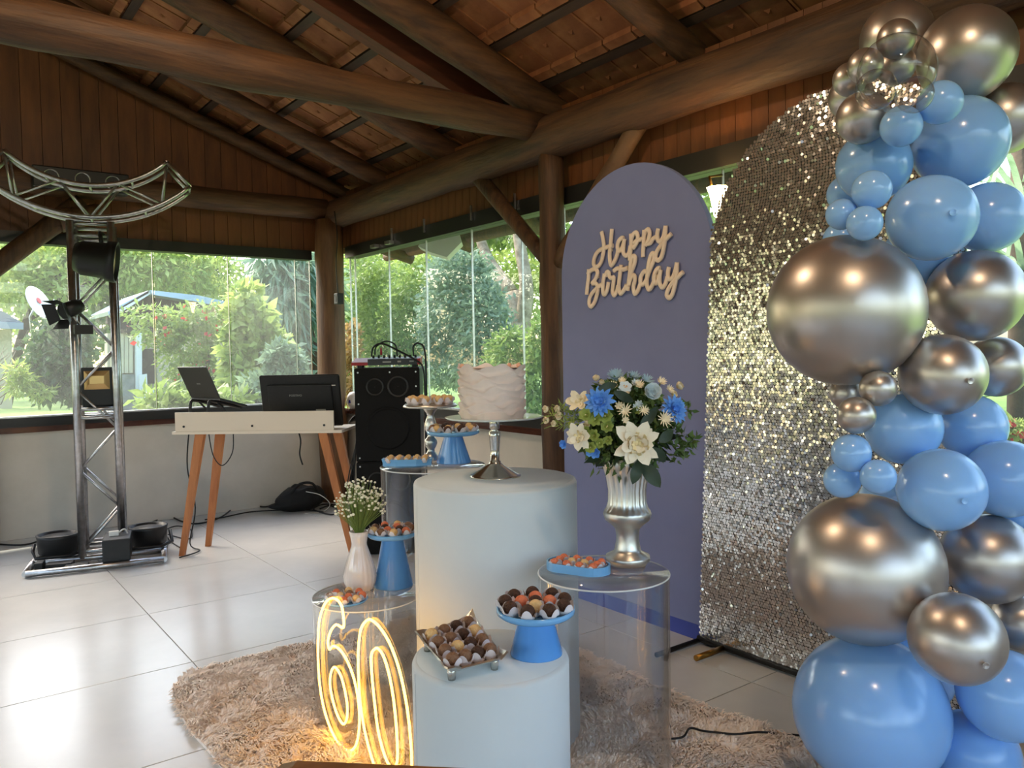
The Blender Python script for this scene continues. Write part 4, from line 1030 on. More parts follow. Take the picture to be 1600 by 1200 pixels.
for (a, b) in ((540,400),(700,560),(960,640),(420,640)):
    p = onX(860+a/S5,320+b/S5,PX-.006)-o0; MB().box((p[0]-.002,p[1]-.01,p[2]-.01),(p[0]+.012,p[1]+.01,p[2]+.01)).build('mounting_pad', 'letter_wood', lt)

# ---- sequin arch panel on its stand
sp_ = thing('sequin_panel', 'silver sequin arch backdrop on a black tube stand beside the balloons', 'backdrop', (2.945,1.8,0))
y0s, y1s, zts = 1.20, 2.415, 2.43
def sedge(z): return (z-1.0)*-.045                        # the cloth hangs slightly askew
out = arch_outline(y0s,y1s,.06,zts)
MB().prism([(max(y-1.8+sedge(z),-.53),z) for y,z in out], .012, frame((.004,0,0),(0,1,0),(0,0,1),(1,0,0))).build('backing_cloth', 'sequin_cloth', sp_)
rs = np.random.RandomState(31); V = []; F_ = []; stp = .0135
zr = np.arange(.045, zts, stp*.92); r_ = (y1s-y0s)/2; cyy = (y0s+y1s)/2
hexa = np.array([(math.cos(a),math.sin(a)) for a in np.arange(6)*math.pi/3+.3])
vv = []; ff = []
for i, z in enumerate(zr):
    hw = r_ if z < zts-r_ else math.sqrt(max(0,r_*r_-(z-zts+r_)**2))
    ys = np.arange(-hw, hw, stp)+(stp/2 if i % 2 else 0)
    for yq in ys:
        yb = yq+cyy-1.8; yb = yb+sedge(z)
        if yb < -.53: continue
        tl = rs.randn()*.045-.012; tw = rs.randn()*.045
        if rs.rand() < .04: tl += rs.uniform(-.35,.35); tw += rs.uniform(-.35,.35)
        c = np.array([-.007-.003*rs.rand(), yb+rs.randn()*.0008, z+rs.randn()*.0008])
        a1 = np.array([-math.sin(tw),math.cos(tw),0]); a2 = np.array([-math.sin(tl),0,math.cos(tl)])
        o = len(vv)
        for hx, hy in hexa: vv.append(tuple(c+(a1*hx+a2*hy)*.0072))
        ff.append(tuple(range(o,o+6)))
sq_ = MB(); sq_.v = vv; sq_.f = ff; sq_.smooth = [False]*len(ff)
o = sq_.build('sequins', 'sequin', sp_); o['kind'] = 'stuff'
MB().tube([(-.004,y1s-1.8+.05,.028),(-.004,y0s-1.8+.05,.028)], .012, 8).build('bottom_bar', 'frame_black', sp_)
MB().box((-.014,y0s-1.8+.05,.012),(.012,y1s-1.8+.05,.028)).build('bottom_plate', 'frame_black', sp_)
for yq in (y0s-1.8+.16, y1s-1.8+.045):
    MB().tube([(.0,yq,.016),(-.30,yq,.016)], .012, 8).build('foot_bar', 'frame_black', sp_)
    MB().tube([(.012,yq-.10,.02),(.012,yq-.15,1.75)], .006, 8).build('upright', 'frame_black', sp_)
MB().tube([(.0,y1s-1.8-.10,.02),(-.20,y1s-1.8-.10,.02)], .014, 10).build('foot_tube', 'brass', sp_)  # gold reflection on a dark tube, put into its material colour

# ---- glowing wall lamp between the two panels
c = onX(1121,311,3.28); wlp = thing('wall_lamp', 'bright fluted cone lamp glowing between the two backdrop panels', 'lamp', tuple(c))
MB().lathe([(.006,-.095),(.016,-.085),(.036,.02),(.05,.06),(.045,.06),(.03,.02),(.012,-.075)], 16, rmod=lambda a,z: 1+.07*math.cos(8*a), capb=True, capt=False).build('lamp_shade', 'bulb', wlp)
MB().tube([(.0,.03,.05),(.0,.05,.12),(.1,.05,.14)], .007, 6).build('lamp_arm', 'brass', wlp)

# ================================================================ BALLOON GARLAND
def balloon_mesh(mat):
    mb = MB(); prof = []
    for a in np.linspace(0.0, math.pi, 25):
        r = math.sin(a); z = -math.cos(a)
        if z < 0: r *= 1-.06*(-z)**3; z *= 1.07
        prof.append((max(r,.004), z))
    mb.lathe(prof, 36); return mb.mesh('balloon_skin', mat)
BM = {'c': balloon_mesh('chrome_balloon'), 'b': balloon_mesh('latex_blue'), 't': balloon_mesh('clear_balloon')}
KM = {}
for k_, m_ in (('c','chrome_balloon'),('b','latex_blue'),('t','clear_balloon')):
    KM[k_] = MB().lathe([(.05,-1.05),(.035,-1.09),(.05,-1.12),(.085,-1.15),(.07,-1.15),(.02,-1.12)], 12).mesh('balloon_knot', m_)
names = {'c':'silver chrome balloon','b':'sky blue latex balloon','t':'clear transparent balloon'}
GP = 'balloons of the upright garland'
def balloon(px, py, rpx, d, kind, axis, lab):
    """px,py,rpx: outline in the photo; d: distance; axis: way the knot points (camera frame)"""
    cth = 1/math.sqrt(1+((px-800)/FPX)**2+((600-py)/FPX)**2)
    c = dep(px,py,d); r = rpx*d/FPX
    nd = np.array(axis[0]*_R+axis[1]*_U+axis[2]*_f); nd /= np.linalg.norm(nd)     # knot direction in the world
    q = Vector((0,0,-1)).rotation_difference(Vector(nd))
    t = thing('balloon', lab, 'balloon', tuple(c), group=GP); t.rotation_mode = 'QUATERNION'; t.rotation_quaternion = q
    for nm, me in (('balloon_skin',BM[kind]),('knot',KM[kind])):
        o = bpy.data.objects.new(nm, me); col.objects.link(o); o.parent = t; o.scale = (r,r,r)
    return t
B_ = [
 # px, py, r(px), depth, kind, knot direction (right, up, away), label
 (1510,84,71,2.55,'c',(-.2,-1,.5),'large silver chrome balloon at the very top of the garland beside the clear balloons'),
 (1402,60,55,2.72,'c',(.2,-.6,1),'silver chrome balloon behind the clear balloons at the garland top'),
 (1401,113,58,2.26,'t',(0,-.5,1),'large clear transparent balloon near the garland top'),
 (1369,140,31,2.17,'t',(.4,.3,1),'small clear balloon in front of the brown-grey chrome cluster'),
 (1429,148,28,2.15,'t',(0,.5,1),'small clear balloon touching the two small blue balloons'),
 (1401,60,29,2.39,'c',(0,-.6,1),'small chrome balloon above the large clear balloon'),
 (1400,103,29,2.48,'c',(.3,-.2,1),'small chrome balloon seen through the large clear balloon'),
 (1352,103,27,2.41,'c',(.6,-.2,1),'small chrome balloon at the edge of the large clear balloon'),
 (1328,124,26,2.51,'c',(.6,-.2,1),'small chrome balloon on the outer edge of the upper chrome cluster'),
 (1330,152,34,2.61,'c',(.6,.2,1),'medium chrome balloon behind the outer edge of the upper chrome cluster'),
 (1348,184,40,2.43,'c',(.4,.1,1),'medium chrome balloon just above the top blue balloons'),
 (1570,186,54,2.65,'c',(-.6,.2,1),'chrome balloon behind the largest upper blue balloon'),
 (1469,160,33,2.30,'b',(-.4,-.2,1),'small blue balloon below the topmost chrome balloon'),
 (1408,197,31,2.33,'b',(.3,-.6,.8),'small blue balloon below the small clear balloon'),
 (1499,222,70,2.55,'b',(-.3,0,1),'large blue balloon in the upper garland beneath the topmost chrome balloon'),
 (1365,259,56,2.54,'b',(.5,0,1),'wide blue balloon on the outer side of the upper blue section'),
 (1362,297,30,2.28,'b',(.3,0,1),'small blue balloon overlapping the wide blue balloon'),
 (1322,303,29,2.70,'b',(.6,0,1),'small blue balloon half hidden behind the wide blue balloon'),
 (1315,335,24,2.33,'b',(.5,.1,1),'small blue balloon at the outer edge above the giant chrome balloon'),
 (1351,349,27,2.26,'b',(.4,.1,1),'small blue balloon resting just above the giant chrome balloon'),
 (1315,374,28,2.56,'b',(.5,0,1),'small blue balloon peeking out behind the giant upper chrome balloon'),
 (1455,341,66,2.38,'b',(-.1,-.1,-1),'large round blue balloon in the upper middle of the garland'),
 (1545,340,54,2.55,'b',(-.6,0,1),'blue balloon against the window beside the large round blue balloon'),
 (1432,400,50,2.67,'b',(0,.3,1),'blue balloon wedged between the giant chrome balloon and its neighbour'),
 (1320,485,117,2.42,'c',(.3,0,1),'giant silver chrome balloon in the upper half of the garland'),
 (1524,462,71,2.52,'c',(-.2,0,1),'large chrome balloon beside the giant upper chrome balloon'),
 (1472,585,63,2.36,'c',(.05,-.15,-1),'chrome balloon with visible dark tip below the giant upper chrome balloon'),
 (1556,573,47,2.62,'c',(-.5,0,1),'chrome balloon by the window below the large chrome balloon'),
 (1372,607,28,2.29,'c',(.2,.2,1),'small chrome balloon touching the underside of the giant chrome balloon'),
 (1321,615,24,2.50,'c',(.4,.2,1),'smallest chrome balloon under the giant upper chrome balloon'),
 (1338,649,29,2.28,'c',(.3,.2,1),'small chrome balloon lowest of the trio under the giant chrome balloon'),
 (1411,668,57,2.50,'b',(.3,0,1),'blue balloon behind the small chrome trio in the garland middle'),
 (1519,667,50,2.62,'b',(-.2,.1,1),'blue balloon below the chrome balloon by the window'),
 (1330,708,30,2.29,'b',(.4,0,1),'small blue balloon uppermost of the lower outer trio'),
 (1316,750,28,2.35,'b',(.4,0,1),'small blue balloon outermost of the lower outer trio'),
 (1372,745,27,2.23,'b',(.2,0,1),'small blue balloon innermost of the lower outer trio'),
 (1470,765,64,2.31,'b',(-.05,-.1,-1),'large blue balloon with visible knot in the garland middle'),
 (1572,748,60,2.48,'b',(-.6,0,1),'large blue balloon by the window sill'),
 (1395,792,52,2.65,'b',(0,.4,1),'blue balloon hidden above the giant lower chrome balloon'),
 (1351,888,116,2.44,'c',(.3,.1,1),'giant silver chrome balloon in the lower half of the garland'),
 (1545,873,69,2.50,'c',(-.4,0,1),'large chrome balloon beside the giant lower chrome balloon'),
 (1494,997,70,2.15,'c',(.0,-.2,-1),'large chrome balloon just above the bottom blue balloons'),
 (1596,972,44,2.50,'c',(-.5,0,1),'chrome balloon half hidden beside the lower chrome balloons'),
 (1592,812,26,2.57,'b',(-.5,0,1),'small pale balloon squeezed under the blue balloon by the sill'),
 (1407,1012,40,2.65,'b',(0,.3,1),'small blue balloon wedged under the giant lower chrome balloon'),
 (1359,1111,115,2.46,'b',(.4,.3,1),'giant blue balloon resting on the rug at the garland foot'),
 (1572,1086,69,2.35,'b',(-.4,.2,1),'large blue balloon beneath the lower chrome balloons'),
 (1524,1178,64,2.45,'b',(-.2,.5,1),'blue balloon on the floor behind the giant bottom blue balloon'),
 (1440,1060,48,2.75,'b',(0,.5,1),'blue balloon deep behind the giant bottom blue balloon'),
]
for b in B_: balloon(*b)
c = onz(1592,1200,0.0); bxx = thing('cardboard_box', 'tan cardboard box on the floor beside the bottom balloons', 'box', (3.02,.93,0))
MB().box((-.12,-.12,0),(.12,.12,.22)).build('box_body', 'letter_wood', bxx, bevel=.004)
MB().box((-.12,-.002,.22),(.12,.002,.2205)).build('lid_seam', 'brace_wood', bxx)

# ================================================================ CYLINDERS
def cyl(name, lab, x, y, R_, H_, kind):
    t = thing(name, lab, 'pedestal', (x,y,.012))
    h = H_-.012
    if kind == 'cover':
        MB().lathe([(R_,0),(R_,h-.012),(R_-.004,h-.003),(R_-.012,h)], 72, capt=False).build('side_cover', 'cover_white', t)
        MB().lathe([(.001,h),(R_-.012,h),(R_-.013,h-.01),(.001,h-.01)], 72, capb=False, capt=False).build('top_cover', 'cover_white', t)
        mb = MB(); a = 2.9
        mb.tube([(R_*math.cos(a)*1.0,R_*math.sin(a),.01),(R_*math.cos(a),R_*math.sin(a),h-.015)], .0015, 5); mb.build('seam', 'cover_white', t)
    else:
        MB().lathe([(R_,0),(R_,h-.006)], 72, capb=False, capt=False).build('clear_wall', 'acrylic', t)
        MB().lathe([(R_-.006,0),(R_-.006,h-.006)], 72, capb=False, capt=False).build('inner_wall', 'acrylic', t)
        MB().lathe([(.001,h),(R_,h),(R_,h-.006),(.001,h-.006)], 72, capb=False, capt=False).build('top_disc', 'acrylic', t)
        for zz in (h, .003):
            MB().tube([(R_*math.cos(a),R_*math.sin(a),zz-.003) for a in np.linspace(0,2*math.pi,72,endpoint=False)], .0028, 6, closed=True).build('rim', 'acrylic_edge', t)
        a = 2.2
        MB().box((R_*math.cos(a)-.002,R_*math.sin(a)-.002,0),(R_*math.cos(a)+.002,R_*math.sin(a)+.002,h-.01)).build('seam', 'acrylic_edge', t)
    return t
BIG = (1.672,2.335,.296,.945); FRO = (1.150,1.640,.200,.629); ACR = (1.695,1.795,.203,.713); ACL = (1.372,2.781,.210,.474); ACB = (1.86,3.08,.235,.898)
cyl('cylinder_pedestal', 'tall wide pale fabric-covered cylinder carrying the cake', *BIG, 'cover')
cyl('cylinder_pedestal', 'short pale fabric-covered cylinder carrying the silver tray', *FRO, 'cover')
cyl('acrylic_pedestal', 'clear acrylic cylinder under the silver flower urn', *ACR, 'clear')
cyl('acrylic_pedestal', 'low clear acrylic cylinder behind the neon number', *ACL, 'clear')
cyl('acrylic_pedestal', 'tall clear acrylic cylinder carrying the baluster stand', *ACB, 'clear')

# ================================================================ CAKE
def px_at(p): return pj(p)[2]/FPX       # metres per pixel at a point
cb = onz(774,744,BIG[3]); s = px_at(cb)
cs_ = thing('cake_stand', 'silver stemmed cake stand with glass plate under the cake', 'cake stand', tuple(cb))
hc = 92*s
MB().lathe([(40*s,0),(40*s,.004),(36*s,.008),(22*s,.028),(12*s,.044),(9*s,.05),(9*s,.056),(7*s,.058),(7.2*s,.1),(9*s,.15),(9*s,.165),(5*s,.172),(8*s,.178),(8*s,hc-.012),(7*s,hc-.006)], 36).build('stem', 'silver', cs_)
MB().lathe([(.002,hc-.008),(40*s,hc-.008),(74*s,hc-.002),(77*s,hc+.004),(74*s,hc+.004),(40*s,hc-.001),(.002,hc-.001)], 56, capb=False, capt=False).build('plate', 'glass_plate', cs_)
ck = thing('cake', 'white round cake with wavy layered buttercream sides', 'cake', (cb[0]-3*s*_r[0],cb[1]-3*s*_r[1],cb[2]+hc))
Rk, Hk = 52*s, 80*s
nA, nL = 120, 7
mb = MB(); rows = []
def wavez(a, k): return .0085*math.sin(6*a+1.9*k)+.004*math.sin(11*a+2.9*k+1)
for k in range(nL):
    for f_ in (0.0,.45,.85,1.0):
        rows.append((k,f_))
vv = []
for (k,f_) in rows:
    for j in range(nA):
        a = 2*math.pi*j/nA
        z0_ = 0 if k == 0 else Hk*k/nL+wavez(a,k); z1_ = Hk*(k+1)/nL+wavez(a,k+1)
        r = Rk-.010+.0125*f_**1.3+.001*math.sin(23*a+k)
        vv.append((r*math.cos(a),r*math.sin(a),z0_+(z1_-z0_)*f_))
nr_ = len(rows)
mb.add(vv, [(i*nA+j,i*nA+(j+1)%nA,(i+1)*nA+(j+1)%nA,(i+1)*nA+j) for i in range(nr_-1) for j in range(nA)], True)
mb.build('buttercream_waves', 'cake_white', ck)
MB().lathe([(Rk-.004,Hk-.006),(Rk*.6,Hk-.008),(.002,Hk-.008)], 48, capb=False).build('top_icing', 'cake_white', ck)
for (a, dr) in ((.3,.9),(2.3,.95),(-.2,.85)):
    MB().lathe([(.004,0),(.009,.008),(.004,.016)], 8, c=(Rk*.9*math.cos(a),Rk*.9*math.sin(a),Hk-.006)).build('petal', 'rose_petal', ck)

# ================================================================ SWEETS
def cup_mesh():
    mb = MB(); n = 4; r0, r1, h = .0125, .0185, .013
    mb.lathe([(r0,0),(r1,h)], 16, capt=False, smooth=True)
    for k in range(4):
        a0 = k*math.pi/2+.2; V = []; m = 7
        for q in range(m):
            t = q/(m-1); a = a0+t*1.25; hh = h+.0165*math.sin(math.pi*t)**.7
            V += [(r1*math.cos(a),r1*math.sin(a),h-.001),(r1*1.22*math.cos(a),r1*1.22*math.sin(a),hh)]
        mb.add(V, [(2*q,2*q+2,2*q+3,2*q+1) for q in range(m-1)], True)
    return mb.mesh('paper_cup', 'cup_paper')
CUP = cup_mesh()
def sweet_mesh(mat):
    mb = MB(); mb.ball((0,0,.0215), .0162, 14, 9, (1,1,.95)); return mb.mesh('candy', mat)
SW = {k: sweet_mesh(m) for k,m in (('d','choc'),('o','candy_orange'),('c','candy_cream'),('l','candy_choc_light'))}
SN = {'d':'dark chocolate','o':'orange','c':'cream coloured','l':'milk chocolate'}
def sweet(x, y, z, kind, where, sc=1.0, spot=''):
    t = thing('brigadeiro', '%s brigadeiro in paper cup %son the %s' % (SN[kind],spot,where), 'candy', (x,y,z), rotz=rnd.uniform(0,6), group='brigadeiros on the '+where)
    for nm, me in (('paper_cup',CUP),('candy',SW[kind])):
        o = bpy.data.objects.new(nm, me); col.objects.link(o); o.parent = t; o.scale = (sc,sc,sc)
def ring(cx, cy, z, spec, where, sc=1.0):
    for (r, n, ph, kinds) in spec:
        for k in range(n):
            a = ph+2*math.pi*k/n; sweet(cx+r*math.cos(a), cy+r*math.sin(a), z, kinds[k % len(kinds)], where, sc, 'at the centre ' if n == 1 else ('in the outer ring ' if n > 5 else 'in the inner ring '))

# blue conical stands
def blue_stand(lab, px, py, z, wplate, wb_, wt_, hpx, extra=0):
    p = onz(px,py,z); s = px_at(p); t = thing('blue_cake_stand', lab, 'cake stand', tuple(p)); h = hpx*s
    MB().lathe([(wb_/2*s,0),(wb_/2*s,.003),(wt_/2*s,h-.004),(wt_/2*s,h)], 40).build('cone_foot', 'blue_stand', t)
    R_ = wplate/2*s
    MB().lathe([(wt_/2*s,h-.004),(R_*.9,h),(R_,h+.008),(R_,h+.02),(R_*.96,h+.02),(R_*.93,h+.012),(.002,h+.010)], 48, capb=False).build('plate', 'blue_plate', t)
    return p, s, h+.010, R_
p, s, h, R_ = blue_stand('blue conical cake stand of chocolate sweets on the front cylinder', 838, 1020, FRO[3], 122, 82, 54, 60)
ring(p[0],p[1],p[2]+h, [(R_*.78,9,.3,'d'),(R_*.36,4,.9,'ooco'),(0,1,0,'d')], 'front blue stand', 1.12)
p, s, h, R_ = blue_stand('tall blue conical cake stand beside the white bud vase', 615, 914, ACL[3], 78, 61, 32, 77)
ring(p[0],p[1],p[2]+h, [(R_*.76,9,.1,'lcolc'),(R_*.34,4,.5,'odod')], 'tall blue stand', 1.0)
p, s, h, R_ = blue_stand('blue conical cake stand on the tall acrylic cylinder', 709, 722, ACB[3], 82, 54, 28, 43)
ring(p[0],p[1],p[2]+h, [(R_*.78,10,.1,'cddcl'),(R_*.38,4,.5,'cdcd')], 'rear blue stand', 1.08)
# silver baluster stand
p = onz(674,719,ACB[3]); s = px_at(p); t = thing('baluster_stand', 'silver baluster cake stand of cream sweets on the tall acrylic cylinder', 'cake stand', tuple(p)); h = 84*s
prof = [(13.5,0),(13.5,2),(12,6),(9,10),(6,14),(5.5,18),(8,22),(10,28),(9.5,33),(6,37),(5,40),(6,44),(9,50),(10,56),(7,66),(5,72),(7,77),(10,81),(12,84)]
MB().lathe([(r*s,z*s*.97) for r,z in prof], 32).build('stem', 'silver_satin', t)
MB().lathe([(10*s,h-.008),(38*s,h-.003),(42*s,h),(42*s,h+.006),(39*s,h+.014),(36*s,h+.014),(.002,h+.010)], 48, capb=False).build('plate', 'silver_satin', t)
ring(p[0],p[1],p[2]+h+.013, [(34*s*.9,10,.2,'c'),(15*s,4,.6,'c')], 'silver baluster stand', 1.12)
# octagonal blue tray
p = onz(637,726,ACB[3]); s = px_at(p); t = thing('octagonal_tray', 'blue octagonal tray of cream sweets beside the silver stand', 'tray', tuple(p), rotz=-.64)
pts = [(40*s*math.cos(a+.39)*1.02,21*s*math.sin(a+.39)) for a in np.arange(8)*math.pi/4]
pts_i = [(x*.93,y*.93) for x,y in pts]
MB().prism(pts, .012).build('base', 'blue_plate', t)
mb = MB(); n = 8
v = [(x,y,.012) for x,y in pts]+[(x*1.04,y*1.04,.03) for x,y in pts]+[(x,y,.03) for x,y in pts_i]+[(x,y,.012) for x,y in pts_i]
mb.add(v, [(i+k*n,(i+1)%n+k*n,(i+1)%n+((k+1)%4)*n,i+((k+1)%4)*n) for k in range(3) for i in range(n)]); mb.build('rim', 'blue_plate', t)
for i in range(5):
    for j in range(3):
        a = -.64; x = (i-2)*.040; y = (j-1)*.034; sweet(p[0]+x*math.cos(a)-y*math.sin(a), p[1]+x*math.sin(a)+y*math.cos(a), p[2]+.013, 'c', 'octagonal tray', .82, 'in the middle row ' if j == 1 else 'in an outer row ')
# oval blue tray
a_, b_ = onz(868,886,ACR[3]), onz(940,896,ACR[3]); mid = (a_+b_)/2; ov = thing('oval_tray', 'blue oval tray of orange sweets beside the silver urn', 'tray', (mid[0],mid[1],ACR[3]), rotz=math.atan2(b_[1]-a_[1],b_[0]-a_[0]))
hl, hw = .050, .056
def stadium(l, w, n=14): return [(l+w*math.cos(t),w*math.sin(t)) for t in np.linspace(-math.pi/2,math.pi/2,n)]+[(-l+w*math.cos(t),w*math.sin(t)) for t in np.linspace(math.pi/2,1.5*math.pi,n)]
po, pi_ = stadium(hl,hw), stadium(hl,hw-.006); n = len(po)
MB().prism(po, .007).build('base', 'blue_plate', ov)
mb = MB(); mb.add([(x,y,.007) for x,y in po]+[(x,y,.026) for x,y in po]+[(x,y,.026) for x,y in pi_]+[(x,y,.007) for x,y in pi_], [(i+k*n,(i+1)%n+k*n,(i+1)%n+(k+1)*n,i+(k+1)*n) for k in range(3) for i in range(n)]); mb.build('rim', 'blue_plate', ov)
ra = ov.rotation_euler[2]
for i in range(4):
    for j in range(3):
        x = (i-1.5)*.044; y = (j-1)*.036; kd = 'c' if j == 1 and i in (1,2) else 'o'
        if i in (0,3): y *= .9
        sweet(mid[0]+x*math.cos(ra)-y*math.sin(ra), mid[1]+x*math.sin(ra)+y*math.cos(ra), ACR[3]+.008, kd, 'oval tray', .82, 'in the middle row ' if j == 1 else 'along the rim ')
# low blue plate
p = onz(541,941,ACL[3]); s = px_at(p); t = thing('blue_plate', 'low round blue plate of orange sweets in front of the bud vase', 'plate', tuple(p))
R_ = 34*s; MB().lathe([(R_*.6,0),(R_*.9,.004),(R_,.014),(R_*.97,.014),(R_*.88,.008),(.002,.007)], 40).build('dish', 'blue_plate', t)
ring(p[0],p[1],p[2]+.007, [(R_*.74,8,.2,'ocolo'),(R_*.26,3,.5,'lco')], 'low blue plate', .9)
# square silver tray
cn = [onz(*q,FRO[3]+.035) for q in ((650,993),(738,962),(792,1030),(700,1052))]
cc = sum(cn)/4; tr_ = thing('silver_tray', 'square silver tray with ruffled corners full of sweets', 'tray', (cc[0],cc[1],FRO[3]))
q4 = [c-cc for c in cn]
q4 = [np.array([c[0],c[1],0]) for c in q4]
mb = MB(); N_ = 9; V = []
rs = np.random.RandomState(12)
for ring_, (sc_a, zz) in enumerate(((.72,.022),(.80,.022),(.90,.030),(1.0,.040),(1.04,.038))):
    for e in range(4):
        for k in range(N_):
            t_ = k/N_; b0 = q4[e]*(1-t_)+q4[(e+1)%4]*t_; cor = (abs(t_-.5)*2)**3
            ruff = .006*math.sin(k*2.3+e)*(ring_ >= 2)*cor*1.5
            sc2 = sc_a*(1-.05*math.sin(math.pi*t_)*(ring_ >= 2)); V.append((b0[0]*sc2,b0[1]*sc2,zz+ruff+.008*cor*(ring_ >= 2)))
m_ = 4*N_
mb.add(V, [(i+r*m_,(i+1)%m_+r*m_,(i+1)%m_+(r+1)*m_,i+(r+1)*m_) for r in range(4) for i in range(m_)]+[tuple(reversed(range(m_)))], False)
mb.build('dish', 'silver_satin', tr_)
for c in q4: MB().lathe([(.009,0),(.011,.02),(.009,.028)], 12, c=tuple(c*.74)).build('foot', 'silver', tr_)
ks = ['lldl','cdlc','lcdl','dlcl']
for i in range(4):
    for j in range(4):
        a, b = (i+.5)/4, (j+.5)/4
        w0 = q4[0]*(1-a)*(1-b)+q4[1]*a*(1-b)+q4[2]*a*b+q4[3]*(1-a)*b
        kd = 'd' if i == 2 and j < 4 else ('c' if (i+2*j) % 5 == 0 else 'l')
        sweet(cc[0]+w0[0]*.86, cc[1]+w0[1]*.86, FRO[3]+.022, kd, 'square silver tray', 1.05, 'at a corner ' if i in (0,3) and j in (0,3) else ('along the rim ' if i in (0,3) or j in (0,3) else 'in the middle '))

# ================================================================ BUD VASE with gypsophila
p = onz(563,922,ACL[3]); s = px_at(p)
t = thing('bud_vase', 'white ribbed ceramic bud vase on the low acrylic cylinder', 'vase', tuple(p))
prof = [(15,0),(20,3),(24,14),(25,24),(22,40),(16,58),(12,70),(11.5,74),(13,84),(15,93),(13.5,93),(10.5,80),(9,70)]
MB().lathe([(r*s,z*s) for r,z in prof], 60, rmod=lambda a,z: 1+.025*math.cos(20*a), capt=False).build('body', 'vase_white', t)
gy = thing('gypsophila_bunch', "bunch of white gypsophila in the white bud vase", 'flowers', (p[0],p[1],p[2]+60*s)); rs = np.random.RandomState(17)
st_ = MB(); fl_ = MB(); gv = []
for k in range(210):
    a = rs.uniform(0,2*math.pi); sp0 = rs.rand()**.6; L_ = (50+46*rs.rand())*s
    e = np.array([math.cos(a)*sp0*42*s+4*s, math.sin(a)*sp0*34*s, L_*(1-.35*sp0*sp0)+24*s])
    st_.tube(crom([(0,0,10*s),(e[0]*.25,e[1]*.25,34*s+.2*e[2]*.3),e],3), .0009, 4)
    fl_.ball(e, .0052*rs.uniform(.8,1.25), 7, 5, (1,1,.8))
st_.build('stems', 'stem_green', gy)['kind'] = 'stuff'; fl_.build('blossoms', 'gyp_white', gy)['kind'] = 'stuff'

# ================================================================ URN with bouquet
p = onz(981,881,ACR[3]); s = px_at(p); URN = p
t = thing('flower_urn', 'silver fluted urn vase holding the flower bouquet', 'vase', tuple(p))
prof = [(28,0),(30,2),(34.5,8),(34,14),(22,20),(20,25),(17.6,38),(17.6,46),(19,56),(24,62),(34.5,70),(37.5,79),(36,84),(31.5,89),(29,98),(28.5,117),(31.5,136),(37,156),(43,168),(41,168),(34,152),(26,120)]
def flute(a, z): return 1+(.035*math.cos(22*a) if z > 84*s else 0)
MB().lathe([(r*s,z*s) for r,z in prof], 132, rmod=flute, capt=False).build('body', 'silver_satin', t)
BC = np.array([p[0],p[1],p[2]+205*s]); 
bq = thing('flower_bouquet', 'bouquet of white, cream and blue artificial flowers in the silver urn', 'flowers', tuple(BC))
def bpos(px, py, off):     # position on a ray at a chosen offset towards the viewer (local)
    d0 = pj(BC)[2]; return dep(px,py,d0-off)-BC
def facing(px, py, pos):   # outward direction from bouquet centre, biased to the viewer
    d = pos/ max(1e-6,np.linalg.norm(pos)); d = d*.9 - _f*.55; return d/np.linalg.norm(d)
def basis(n):
    a = np.array([0,0,1.0]) if abs(n[2]) < .9 else np.array([1.0,0,0]); x = np.cross(a,n); x /= np.linalg.norm(x); return x, np.cross(n,x)
def petal_geo(L_, w, up, curl, m=5, point=.6):
    """petal along +x, rising up; returns verts/faces local (x radial, y side, z normal)"""
    V = []; 
    for i in range(m+1):
        t = i/m; ww = w*math.sin(math.pi*min(1,(.12+t*.88)))**point*(1 if t < .999 else .05); x = L_*t*math.cos(up*t); z = L_*t*math.sin(up)*(1-.0*t)-curl*L_*t*t
        V += [(x,-ww/2,z+ww*.12),(x,0,z),(x,ww/2,z+ww*.12)]
    F2 = []
    for i in range(m):
        for j in range(2): F2.append((i*3+j,i*3+j+1,(i+1)*3+j+1,(i+1)*3+j))
    return V, F2
def to_world(V, pos, n, spin):
    x, y = basis(n); c_, s_ = math.cos(spin), math.sin(spin)
    return [tuple(pos+x*(v[0]*c_-v[1]*s_)+y*(v[0]*s_+v[1]*c_)+n*v[2]) for v in V]
def flower(name, px, py, off, rpx, layers, mat, centre=None, label=None, separate=False, n=None):
    pos = bpos(px,py,off); nn = facing(px,py,pos) if n is None else n; R_ = rpx*s
    root = None
    cm = MB()
    if centre:
        for k in range(centre[1]):
            a = rnd.uniform(0,6.28); r = R_*centre[2]*math.sqrt(rnd.random()); V, F2 = petal_geo(R_*centre[3], R_*centre[3]*.5, 1.1, .1, 3)
            x, y = basis(nn); cm.add(to_world(V, pos+x*r*math.cos(a)+y*r*math.sin(a)+nn*R_*.08, nn, a), F2, True)
        cm.ball(pos+nn*R_*.03, R_*centre[2]*.35, 10, 7)
        root = cm.build(name, centre[0], bq)
    allm = MB()
    for (cnt, L_, w, up, curl, ph) in layers:
        for k in range(cnt):
            jt = 2.4 if separate else 1.0
            V, F2 = petal_geo(R_*L_*rnd.uniform(1-.07*jt,1+.05*jt), R_*w*rnd.uniform(.85,1.2), up+rnd.uniform(-.1,.1)*jt, curl*rnd.uniform(.6,1.5))
            V = to_world(V, pos, nn, ph+2*math.pi*k/cnt+rnd.uniform(-.09,.09)*jt)
            if separate: MB().add(V, F2, True).build('petal', mat, root)
            else: allm.add(V, F2, True)
    if not separate:
        o = allm.build(name if root is None else 'petals', mat, bq if root is None else root)
        root = root or o
    if label: root['label'] = label
    return root
